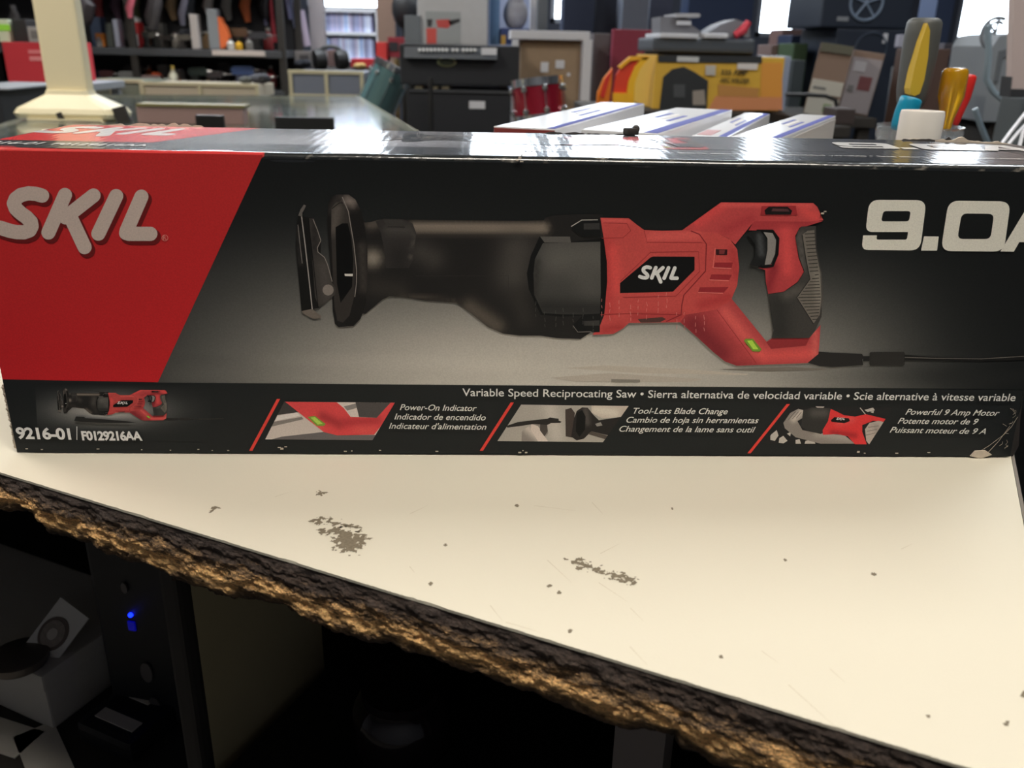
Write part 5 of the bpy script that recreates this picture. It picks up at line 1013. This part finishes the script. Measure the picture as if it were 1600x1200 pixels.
sbx(632, 24, 657, 70, 3.64, .16, (112, 118, 124), 'grey plastic tub standing on the table behind the amplifier', 'grey_tub', 'tub'); sbx(765, -40, 781, 70, 3.7, .2, (84, 118, 158), 'narrow blue carton beside the white drill carton', 'blue_carton', 'carton'); sbx(782, 44, 828, 70, 3.64, .3, (44, 60, 110), 'dark blue carton with a yellow patch under the stuffed toy', 'blue_carton', 'carton', front_=((783, 55, 790, 70, (186, 146, 60), 'yellow_patch'),))
table('steel_table', 'dark table behind the amplifier stack', 624, 832, 3.6, .5, atY(700, 70.8, YB).z - .003, m_dk, m_dk)
for z in (45, ): o = MB().sph((x_at(804, 3.78), 3.78, atY(804, 22, 3.78).z), 20 * mpp(3.55), (1, .8, 1.25), 16).sph((x_at(804, 3.78), 3.78, atY(804, -2, 3.78).z), 13 * mpp(3.55), n=14).build('plush_toy', mat('plush_grey', (160, 160, 168), .9, var=.25), None, True); info(o, 'pale grey stuffed toy sitting right of the blue carton', 'toy')
mb, e = R(829, -80, 839, 50, 3.9, .05, .003, zfloor=FLOOR); o = mb.build('white_pole', m_wh2); info(o, 'white square pole left of the storefront window, behind the metal table', 'pole')
# drums
def drum(px, py0, py1, w_, Y, c, lab, lean, gold):
    k = mpp(Y); b = atY(px, py1, Y); t_ = atY(px, py0, Y); ax = Vector((lean[1], lean[0], 1)).normalized(); L = (py1 - py0) * k; r_ = w_ / 2 * k; c0 = (b + t_) / 2 - ax * L / 2
    t = thing('drum', lab, 'drum', c0, 0, 'drums beside the amplifiers')
    MB().lathe([(0, .01), (r_, .01), (r_, L - .01), (0, L - .01)], c0, ax, 32).build('shell', mat('drum_%d_%d_%d' % c, c, .2, .35, coat=.5), t, True)
    q = Vector((0, 0, 1)).rotation_difference(ax).to_matrix()
    for z in (0, L): MB().lathe([(r_ * 1.0, z - .012), (r_ * 1.05, z - .012), (r_ * 1.05, z + .012), (r_ * 1.0, z + .012), (r_ * 1.0, z - .012)], c0, ax, 32).build('hoop', m_chr, t, True)
    MB().lathe([(0, L + .002), (r_, L + .002), (r_, L + .004), (0, L + .004)], c0, ax, 32).build('drum_head', m_wh2, t, True)
    for i in range(8):
        a = i * PI / 4 + .2; p = c0 + q @ Vector((r_ * 1.06 * math.cos(a), r_ * 1.06 * math.sin(a), 0)); MB().cyl(p, p + ax * L, .0016, n=6).sph(p + ax * L * .8, .0105, n=8).sph(p + ax * L * .2, .0105, n=8).build('lug', m_chr, t)
    return t
drum(598, 104, 186, 60, 3.4, (104, 138, 142), 'grey teal drum with chrome lugs tilted against the amplifier stack', (.05, .5), True)
drum(842, 130, 184, 80, 2.5, (150, 26, 46), 'deep red drum with chrome hardware right of the amplifier stack', (.10, -.12), True)
for lab, px, Y, py in (('dark drum stool under the teal drum', 600, 3.42, 205), ('dark drum stool under the red drum', 838, 2.5, 208)):
    z = atY(px, py, Y).z - .03; o = MB().cyl((x_at(px, Y), Y, FLOOR), (x_at(px, Y), Y, z), .13, n=20).build('drum_stool', m_blk); info(o, lab, 'stool')
for i, px in enumerate((592, 620)):
    a = atY(px, 92, 4.1); o = MB().cyl(a, (a.x, 4.1, FLOOR), .009, n=8).cyl(a, a + Vector((0, 0, -.04)), .013, n=8).build('brass_rod', mat('dull_brass', (140, 120, 80), .5, .5)); info(o, ['brass tipped rod behind the teal drum, the left one', 'brass tipped rod behind the teal drum, nearest the amplifier'][i], 'rod')
# white metal table with a cardboard carton
YT = 3.26; e = None; t = thing('metal_table', 'white metal table frame around a brown cardboard carton, right of the amplifiers', 'table', (x_at(862, YT), YT + .15, FLOOR))
mb, e = R(798, 48, 922, 62, YT, .3, .003); mb.build('table_top', m_wh2, t)
for px0, px1 in ((798, 808), (906, 920)): mb, _ = R(px0, 62, px1, 300, YT, .03, .003, zfloor=FLOOR); mb.build('leg', m_wh2, t)
for px0, px1 in ((812, 820), (900, 908)): mb, _ = R(px0, 62, px1, 300, YT + .26, .03, .003, zfloor=FLOOR); mb.build('leg', m_wh2, t)
mb, e = R(811, 63, 903, 300, YT + .035, .2, .003, zfloor=FLOOR + .001); bx_ = thing('cardboard_carton', 'tall brown cardboard carton with two paper labels inside the white table frame', 'carton', ((e[0] + e[1]) / 2, YT + .2, FLOOR)); mb.build('carton_body', m_kr, bx_)
for q in ((845, 97, 857, 113), (868, 94, 882, 107), (886, 114, 891, 119)): mb, _ = R(*q, YT + .031, .0035, .0005); mb.build('paper_label', m_wh2, bx_)
sbx(764, -60, 838, 60, 4.7, .05, (150, 160, 190), 'pale lavender-blue board behind the stuffed toy', 'back_board', 'board', z=FLOOR); sbx(840, -60, 857, 48, 4.2, .05, (104, 108, 112), 'narrow grey board right of the white pole', 'back_board', 'board', z=FLOOR)
sbx(924, 52, 950, 200, 3.58, .2, (92, 86, 88), 'tall grey-brown board leaning right of the white table frame', 'leaning_board', 'board', z=FLOOR)
# burgundy chair back, red and yellow slide
sbx(954, 46, 1030, 200, 3.45, .05, (132, 40, 62), 'burgundy cloth-covered panel behind the red and yellow life vest', 'cloth_panel', 'panel', z=FLOOR)
YS = 2.55; tr = thing('toy_vest', 'red life vest with yellow trim standing left of the yellow welder carton', 'vest', (x_at(975, YS), YS, atY(975, 172, YS).z))
def pl(P_, Y, dep, c, nm, par): MB().prism([(atY(x, y, Y).x, atY(x, y, Y).z) for x, y in P_], (1, 0, 0), (0, 0, 1), (0, dep, 0), (0, Y, 0)).build(nm, mat('pl_%d_%d_%d' % c, c, .5), par)
pl([(962, 172), (958, 150), (963, 118), (975, 98), (985, 90), (1015, 90), (1000, 108), (992, 130), (990, 152), (988, 172)], YS, .02, (214, 62, 34), 'front_panel', tr); pl([(990, 172), (992, 130), (1000, 108), (1015, 90), (1004, 90), (992, 104), (982, 128), (976, 172)], YS - .008, .02, (236, 180, 36), 'trim_band', tr)
pl([(966, 104), (985, 88), (1015, 88), (1012, 93), (985, 95), (970, 108)], YS - .008, .02, (236, 170, 40), 'trim_band', tr); pl([(932, 172), (934, 145), (944, 122), (957, 106), (956, 130), (950, 172)], YS + .01, .02, (230, 130, 30), 'side_panel', tr); pl([(938, 150), (946, 122), (957, 108), (950, 132), (944, 154)], YS + .0, .01, (206, 50, 34), 'red_insert', tr); pl([(958, 172), (958, 145), (988, 146), (988, 172)], YS - .01, .02, (238, 176, 34), 'hem', tr)
table('steel_table', 'dark table under the life vest and the yellow welder carton', 925, 1200, 2.45, .5, atY(1100, 172.5, 2.55).z, m_dk, m_dk)
# welder carton
YW = 2.55; wl = sbx(1022, 88, 1222, 172.3, YW, .38, (208, 164, 56), 'yellow welder carton with a black picture panel and a taped lid', 'welder_carton', 'carton')
zz = wl.location.copy(); 
wr = thing('welder_carton', 'yellow welder carton with a black picture panel and a taped lid', 'carton', wl.location); wl.parent = wr; wl.location = (0, 0, 0); wl.name = 'carton_body'; del wl['label']; del wl['category']
def plw(P_, c, nm, dy=.003): MB().prism([(atY(x, y, YW).x, atY(x, y, YW).z) for x, y in P_], (1, 0, 0), (0, 0, 1), (0, .0015, 0), (0, YW - dy, 0)).build(nm, mat('wl_%d_%d_%d' % c, c, .5), wr)
plw([(1028, 86), (1190, 88), (1190, 99), (1028, 97)], (44, 46, 48), 'black_band'); plw([(1058, 88), (1092, 89), (1091, 97), (1057, 96)], (190, 190, 188), 'white_label', .005); plw([(1030, 172), (1036, 120), (1050, 108), (1068, 104), (1084, 112), (1106, 126), (1104, 172)], (42, 44, 46), 'picture_panel')
plw([(1082, 142), (1100, 140), (1102, 164), (1082, 164)], (150, 140, 130), 'picture_machine', .005); plw([(1052, 132), (1070, 132), (1070, 152), (1052, 152)], (74, 76, 78), 'picture_window', .005); plw([(1102, 102), (1118, 102), (1117, 118), (1102, 117)], (186, 180, 170), 'grey_sticker', .005); plw([(1152, 99), (1184, 99), (1182, 109), (1151, 108)], (214, 206, 200), 'price_sticker', .005)
plw([(1122, 132), (1186, 138), (1184, 152), (1122, 150)], (186, 132, 70), 'text_block'); plw([(1118, 150), (1222, 152), (1222, 172), (1106, 172)], (206, 136, 92), 'lower_print', .0025); plw([(1190, 98), (1222, 98), (1222, 152), (1188, 152)], (216, 148, 62), 'orange_print', .0022)
def bgtext(body, A, B, h, c, par, nm='printed_text'):
    V, F = text_mesh(body, 0, .03); xa_ = min(v.x for v in V); xb_ = max(v.x for v in V); a = atY(*A); b = atY(*B); k = (b.x - a.x) / (xb_ - xa_); inv = wmat(par).inverted()
    me = bpy.data.meshes.new(nm); me.from_pydata([inv @ Vector((a.x + (v.x - xa_) * k, a.y, a.z + (b.z - a.z) * (v.x - xa_) / (xb_ - xa_) + v.y / .72 * h)) for v in V], [], F); me.materials.append(mat('bt_%d_%d_%d' % c, c, .6)); o = bpy.data.objects.new(nm, me); COL.objects.link(o); o.parent = par
bgtext('225 AMP', (1126, 116, YW - .006), (1168, 117, YW - .006), 6.5 * mpp(YW), (44, 36, 24), wr); bgtext('ARC WELDER', (1125, 128.5, YW - .006), (1171, 129.5, YW - .006), 6.5 * mpp(YW), (44, 36, 24), wr)
tp_, _ = R(1219, 88, 1231, 172.3, YW + .01, .3, .002); tp_.build('clear_tape_edge', mat('clear_tape', (150, 160, 180), .2), wr)
# grey office machine on the carton
zt_ = atY(1100, 88, YW).z; om = thing('office_machine', 'grey office machine with white trays sitting on the yellow welder carton', 'printer', (x_at(1100, YW), YW + .18, zt_))
mb, _ = R(1020, 60, 1180, 82, YW + .03, .3, .01); mb.build('base', mat('slate_plastic', (66, 72, 80), .5), om); mb, _ = R(1028, 80, 1176, 87.6, YW + .05, .26, .002); mb.build('foot', m_blk, om)
mb, _ = R(1032, 52, 1092, 59.5, YW + .02, .28, .004); mb.build('paper_tray', m_wh2, om); mb, _ = R(1100, 52, 1138, 59.5, YW + .02, .28, .004); mb.build('paper_tray', m_wh2, om)
pl([(1032, 52), (1032, 26), (1072, 26), (1082, 40), (1096, 50), (1096, 52)], YW + .08, .16, (112, 112, 118), 'scanner_body', om); pl([(1056, 21), (1092, 21), (1095, 24), (1092, 27), (1056, 27)], YW + .06, .2, (176, 176, 180), 'lid', om)
mb, _ = R(1058, 32, 1080, 39, YW + .07, .01, .001); mb.build('paper_slot', m_wh2, om)
pl([(1104, 52), (1126, 38), (1150, 30), (1172, 38), (1172, 59), (1138, 59)], YW + .10, .14, (120, 120, 126), 'rear_cover', om)
o = MB().tube([atY(1148, 56, YW + .09), atY(1160, 48, YW + .09), atY(1170, 34, YW + .09)], [.012, .016, .010], 10).build('red_handle', mat('coral_red', (214, 66, 82), .4), None, True); o.parent = om; o.location = o.location - om.location
# dark merchandise silhouettes between the windows
for i, (x0, y0, x1, y1, Y, c, lab) in enumerate(((881, -30, 930, 46, 4.3, (32, 42, 66), 'dark navy speaker cabinet behind the white table frame'), (931, -30, 973, 46, 4.4, (28, 34, 52), 'dark speaker cabinet at the back above the burgundy panel'), (973, -30, 1014, 48, 4.2, (104, 110, 124), 'grey mesh-fronted heater behind the burgundy panel'), (1076, -30, 1178, 40, 4.4, (30, 48, 80), 'big dark blue speaker cabinet behind the office machine'),
        (1016, -30, 1052, 30, 4.6, (58, 62, 80), 'slate cabinet left of the big blue speaker'), (1222, 46, 1258, 72, 4.0, (118, 92, 88), 'brown carton below the narrow window'), (1236, 55, 1284, 84, 3.7, (40, 52, 80), 'navy carton stacked left of the tall speaker'), (1240, 68, 1262, 84, 3.3, (62, 84, 58), 'dark green carton left of the brown product carton'), (1205, 70, 1230, 90, 3.5, (116, 96, 92), 'small brown carton behind the tape-edged welder carton'), (1240, 94, 1258, 108, 3.0, (50, 58, 62), 'dark slate box behind the brown product carton'), (1262, -30, 1290, 50, 4.3, (38, 56, 84), 'tall dark blue cabinet right of the narrow window'),
        (1465, -60, 1492, 66, 4.5, (60, 74, 104), 'bluish frame panel left of the wide window'), (1474, 68, 1508, 92, 3.6, (92, 86, 92), 'grey-brown carton left of the wide bright window'), (1476, 88, 1560, 130, 3.3, (36, 44, 58), 'dark case below the wide bright window'), (1440, 76, 1476, 180, 2.2, (78, 58, 50), 'tall brown carton behind the grey and yellow handle'))):
    sbx(x0, y0, x1, y1, Y, .2, c, lab, ['speaker_cabinet', 'speaker_cabinet', 'heater', 'speaker_cabinet', 'cabinet', 'carton', 'carton', 'carton', 'carton', 'carton', 'cabinet', 'panel', 'carton', 'equipment_case', 'carton'][i], ['speaker', 'speaker', 'heater', 'speaker', 'cabinet', 'carton', 'carton', 'carton', 'carton', 'box', 'cabinet', 'panel', 'carton', 'case', 'carton'][i], z=FLOOR if i not in (8,) else FLOOR)
# tall black speakers with a star badge
YP = 3.1; KP = mpp(YP); mb, e = R(1290, -90, 1432, 44, YP, .4, .008); up = thing('speaker_cabinet', 'upper black loudspeaker with a round grey star-spoked grille badge', 'speaker', ((e[0] + e[1]) / 2, YP + .2, e[2])); mb.build('cabinet', mat('speaker_navy', (24, 34, 50), .6), up)
p = atY(1354, 4, YP - .004); rg_ = 25 * KP
MB().tube([p + Vector((rg_ * math.cos(a * PI / 16), 0, rg_ * math.sin(a * PI / 16))) for a in range(33)], .0055, 6).build('badge_ring', mat('badge_grey', (120, 136, 158), .5), up, True)
for a in range(5): MB().cyl(p, p + Vector((rg_ * math.sin(a * PI * .4), 0, rg_ * math.cos(a * PI * .4))), .0045, n=6).build('badge_spoke', MATS['badge_grey'], up)
mb, _ = R(1308, 26, 1326, 33, YP - .003, .004, .001); mb.build('name_plate', m_grey, up)
mb, e = R(1290, 45, 1432, 300, YP, .4, .008, zfloor=FLOOR); lo = thing('speaker_cabinet', 'lower black loudspeaker with a faint round cone ring, under the star-badged one', 'speaker', ((e[0] + e[1]) / 2, YP + .2, FLOOR)); mb.build('cabinet', MATS['speaker_navy'], lo)
p = atY(1360, 78, YP - .002); MB().tube([p + Vector((rg_ * math.cos(a * PI / 16), 0, rg_ * math.sin(a * PI / 16))) for a in range(33)], .004, 6).build('cone_ring', mat('cone_grey', (56, 66, 82), .5), lo, True)
mb, _ = R(1380, 52, 1387, 68, YP - .003, .004, .001); mb.build('name_plate', m_wh2, lo)
sbx(1404, 54, 1420, 74, 2.9, .03, (166, 166, 180), 'small white card hung on the speaker edge', 'card', 'card'); mb, e = R(1404, 74, 1408, 300, 2.91, .012, .001, zfloor=FLOOR); o = mb.build('card_stand', m_blk); info(o, 'thin black rod carrying the small white card', 'stand')
o = MB().cyl(atY(1396, 104, 2.6), atY(1386, 178, 2.6), .006, n=8).cyl(atY(1386, 178, 2.6), (atY(1386, 178, 2.6).x, 2.6, FLOOR), .006, n=8).build('metal_rod', m_grey); info(o, 'thin grey metal rod in front of the lower loudspeaker', 'rod')
# product cartons right of the welder
z0_ = atY(1300, 180, 2.45).z
table('steel_table', 'dark table under the brown and white product cartons', 1248, 1385, 2.35, .5, z0_, m_dk, m_dk)
def lean_carton(px, y0, w_, Y, lab, segs):
    k = mpp(Y); t = thing('product_carton', lab, 'carton', (atY(px, y0, Y).x, Y, z0_), 0, 'product cartons beside the lower loudspeaker'); h = atY(px, y0, Y).z - z0_ - .002; X = Matrix.Translation((atY(px - 8, 178, Y).x, Y, z0_ + .001)) @ Matrix.Rotation(math.radians(-20), 4, 'Z') @ Matrix.Rotation(math.radians(7), 4, 'Y')
    MB(X).box((w_ * k / 2, .07, h / 2 + .004), (w_ * k, .12, h), .004).build('carton_body', mat('product_brown', (126, 104, 90), .7), t)
    for qi, (u0, u1, v0, v1, c, nm) in enumerate(segs): MB(X).box((w_ * k * (u0 + u1) / 2, .0085 - .0008 * qi, h * (v0 + v1) / 2 + .004), (w_ * k * (u1 - u0), .003, h * (v1 - v0)), .0005).build(nm, mat('pc_%d_%d_%d' % c, c, .6), t)
lean_carton(1262, 66, 50, 2.45, 'brown carton with two white labels standing left of the red-spotted one', [(.02, .98, .0, .26, (168, 166, 158), 'white_label'), (.02, .98, .3, .5, (176, 172, 162), 'white_label'), (.1, .5, .36, .40, (110, 110, 108), 'printed_line'), (.55, .8, .06, .18, (120, 136, 104), 'green_logo'), (.02, .98, .88, 1, (88, 86, 72), 'olive_band')])
lean_carton(1316, 78, 46, 2.5, 'white carton with a red spot standing right of the brown one', [(.02, .98, .04, .9, (150, 142, 144), 'white_label'), (.4, .82, .40, .62, (112, 62, 64), 'red_spot'), (.12, .5, .68, .84, (176, 172, 176), 'pale_panel'), (.1, .3, .36, .46, (110, 108, 108), 'printed_line')])
o = MB().tube([atY(1228, 148, 2.3), atY(1262, 148, 2.3), atY(1290, 150, 2.3), atY(1306, 157, 2.3), atY(1308, 176, 2.3)] + [(atY(1308, 176, 2.3).x, 2.3, FLOOR)], .006, 8).build('bent_tube', m_blk, None, True); info(o, 'thin black bent tube in front of the brown product carton', 'tube')
sbx(1306, 170, 1336, 195, 2.0, .1, (60, 50, 48), 'small dark box in front of the product cartons', z=None); table('steel_table', 'small dark side table holding the dark box before the product cartons', 1296, 1346, 1.95, .25, atY(1320, 195.5, 2.0).z, m_dk, m_dk)
# right side: machine, cables, pale panel
YG = 2.4; kg = mpp(YG); gm = thing('bench_machine', 'grey rounded bench machine at the right edge in front of the wide window', 'machine', (x_at(1570, YG), YG + .1, FLOOR))
pl([(1536, 190), (1544, 120), (1552, 72), (1562, 56), (1582, 52), (1600, 52), (1640, 60), (1640, 190)], YG, .25, (138, 142, 146), 'housing', gm); pl([(1562, 80), (1580, 74), (1578, 84), (1568, 90), (1560, 128), (1554, 128)], YG - .006, .006, (104, 108, 112), 'recess', gm)
mb, _ = R(1536, 190, 1640, 320, YG + .02, .2, .01, zfloor=FLOOR); mb.build('pedestal', m_dk, gm)
fn = MB(); c_ = atY(1556, 52, YG - .05); fn.tube([c_ + Vector((22 * kg * math.cos(a), 0, 22 * kg * math.sin(a))) for a in [PI * (.35 + k * .06) for k in range(18)]], .006, 6); fn.tube([c_ + Vector((14 * kg * math.cos(a), 0, 16 * kg * math.sin(a))) for a in [PI * (.3 + k * .07) for k in range(12)]], .005, 6)
for a in (.5, .75, 1.0): fn.cyl(c_, c_ + Vector((22 * kg * math.cos(PI * a), 0, 22 * kg * math.sin(PI * a))), .004, n=6)
fn.build('wire_guard', m_grey, gm, True)
cab2 = MB().tube([atY(1543, 40, 2.0), atY(1545, 90, 2.0), atY(1541, 124, 2.0), atY(1552, 144, 2.0), atY(1575, 163, 2.0), atY(1604, 182, 2.0), atY(1640, 190, 2.0)], .0085, 8).build('grey_cable', mat('pale_cable', (140, 156, 166), .4), None, True); info(cab2, 'thick pale grey cable curving down in front of the bench machine', 'cable')
o = MB().tube([atY(1523, 170, 1.6), atY(1532, 196, 1.6), atY(1544, 224, 1.6), atY(1556, 260, 1.6)] + [(atY(1556, 260, 1.6).x, 1.6, FLOOR)], .006, 8).build('grey_cable', MATS['pale_cable'], None, True); info(o, 'short pale grey cable hanging left of the bench machine', 'cable')
for i, (a, b, c_) in enumerate((((1560, 232), (1580, 205), (1606, 172)), ((1574, 228), (1590, 208), (1612, 186)), ((1592, 232), (1598, 208), (1606, 190)))):
    o = MB().tube([atY(*a, .62), atY(*b, .64), atY(*c_, .68)], .0022, 8).build('white_cable', m_wh2, None, True); info(o, ['white cable behind the torn right corner of the saw box, longest of three', 'white cable behind the torn right corner of the saw box, middle of three', 'white cable behind the torn right corner of the saw box, nearest the edge'][i], 'cable', 'white cables at the right')
nt_ = thing('notice_board', 'pinkish white panel in a dark frame at the right edge', 'panel', (x_at(1640, 1.5), 1.5, FLOOR))
pl([(1586, -60), (1700, -60), (1700, 142), (1580, 139)], 1.42, .02, (214, 196, 192), 'panel_face', nt_); pl([(1582, 120), (1578, 152), (1700, 154), (1700, 142), (1580, 139)], 1.41, .04, (60, 62, 66), 'frame', nt_); mb, _ = R(1590, 154, 1700, 300, 1.44, .1, .004, zfloor=FLOOR); mb.build('stand', mat('stand_grey', (84, 90, 92), .6), nt_)
o = MB().sph(atY(1594, 226, .42), .011, (1.5, 1, .7), 14).build('cable_knob', m_blk, None, True); info(o, 'black rounded plug behind the torn right corner of the saw box', 'plug'); o.location.z = .0
o.location = (o.location.x, o.location.y, .0); MB().cyl((o.location.x, .42, .0005), (o.location.x, .42, atY(1594, 229, .42).z), .004, n=8)
# grey-blue tote standing beside the right end of the worktop
o = MB().box((.80, .12, -.4575), (.30, .40, .985), .01, rz=ROT).build('storage_tote', mat('blue_grey_tote', (98, 104, 112), .6)); info(o, 'blue-grey storage tote standing beside the right end of the worktop', 'tote')

# ------------------------------------------------------------------ the clutter of the tool rack
random.seed(23)
CL = [('charcoal', (46, 46, 50)), ('rust brown', (96, 62, 46)), ('slate grey', (82, 88, 98)), ('dull red', (128, 44, 46)), ('ash grey', (124, 122, 118)), ('olive', (74, 76, 52)), ('near-black', (28, 28, 30)), ('tan', (140, 116, 86)), ('steel blue', (62, 78, 106)), ('dusty white', (168, 164, 158)), ('plum', (74, 50, 66)), ('orange', (190, 98, 50))]
ORD = ['first', 'second', 'third', 'fourth', 'fifth', 'sixth', 'seventh', 'eighth', 'ninth', 'tenth', 'eleventh', 'twelfth']
def clutter(row, z, px0, px1, n, Y, hmin, hmax):
    for i in range(n):
        px = px0 + (px1 - px0) * (i + .5) / n; cn, cc_ = CL[(i * 5 + len(row)) % 12]; h = random.uniform(hmin, hmax) * KR; w_ = (px1 - px0) / n * KR * .42; x = x_at(px, Y); kind = ('carton', 'bottle', 'drill', 'can')[(i * 7 + n) % 4]
        lab = '%s %s, %s from left in the %s' % (cn, {'carton': 'box', 'bottle': 'bottle', 'drill': 'power tool', 'can': 'round tin'}[kind], ORD[i], row)
        if kind == 'carton': o = MB().box((x, Y, z + h / 2), (w_ * 1.7, .08, h), .004).box((x, Y - .041, z + h * .55), (w_ * 1.2, .003, h * .4)).build('box', mat('cl_%d_%d_%d' % cc_, cc_, .6, var=.2)); info(o, lab, 'box')
        elif kind == 'bottle': bottle(x, Y, z, h, w_ * .8, cc_, (150, 146, 140), lab)
        elif kind == 'drill': drill(x, Y, z, h * .85, cc_, (40, 40, 42), 0.1, lab, None, 'power_tool', 'power tool')
        else:
            t = thing('tin', lab, 'tin', (x, Y, z)); MB().lathe([(w_ * .8, 0), (w_ * .85, h * .03), (w_ * .85, h * .6), (w_ * .8, h * .63), (0, h * .63)], (x, Y, z), n=18).build('tin_body', mat('cl_%d_%d_%d' % cc_, cc_, .35, .3), t, True); MB().cyl((x, Y, z + h * .63), (x, Y, z + h * .7), w_ * .7, n=16).build('lid', m_steel, t)
clutter('back row of the upper tool shelf', z1, 150, 434, 12, YR + .36, 24, 46)
clutter('back row of the lower tool shelf', z2, 150, 434, 12, YR + .36, 22, 42)
clutter('upper tool shelf behind the red case', z1, -40, 60, 4, YR + .3, 20, 44)
for i in range(10):
    px = 150 + i * 29; cn, cc_ = CL[(i * 7 + 3) % 12]; Y = YR + .47; a = atY(px, -30, Y); t = MB().tube([a, a + Vector((.012, -.01, -.06)), a + Vector((-.01, -.015, -.13)), a + Vector((.004, -.01, -.19 - .01 * (i % 3)))], [.012, .026, .03, .016], 8).build('hanging_tool', mat('cl_%d_%d_%d' % cc_, cc_, .55), None, True)
    info(t, '%s tool hanging on the back of the tool rack, %s from the left' % (cn, ORD[i]), 'hanging tool')
mb, e = R(214, 167, 380, 200, 1.86, .05, .004, zfloor=.0006); t = thing('low_box', 'low pinkish box with olive top edge on the glass counter', 'box', ((e[0] + e[1]) / 2, 1.885, e[2])); mb.build('box_body', mat('pinkish_card', (150, 122, 116), .6), t)
mb, _ = R(212, 163, 382, 168, 1.857, .056, .002); mb.build('top_edge', mat('olive_edge', (120, 112, 72), .5), t)
for i, (px, py, w_, c_, lab) in enumerate(((400, 108, 20, (44, 44, 50), 'dark lumpy bag on the pale display case below the blue tool'), (378, 122, 14, (60, 62, 60), 'small dark grey bag on the pale display case'), (470, 108, 16, (40, 42, 50), 'dark folded bag at the left end of the headphones table'), (560, 103, 12, (170, 140, 84), 'small tan pouch on the table right of the headphones'))):
    Y = 4.0 if i < 2 else 4.62; zt_ = (atY(300, 132, 3.9).z if i < 2 else atY(540, 107, 4.7).z - .003); k = mpp(Y); o = MB().sph((x_at(px, Y), Y + .05, zt_ + w_ * k * .42), w_ * k * .8, (1.1, .8, .5), 12).sph((x_at(px, Y) + w_ * k * .4, Y + .03, zt_ + w_ * k * .5), w_ * k * .5, (1, .8, .7), 10).build('soft_bag', mat('bag_%d' % i, c_, .8, var=.2), None, True); info(o, lab, 'bag')
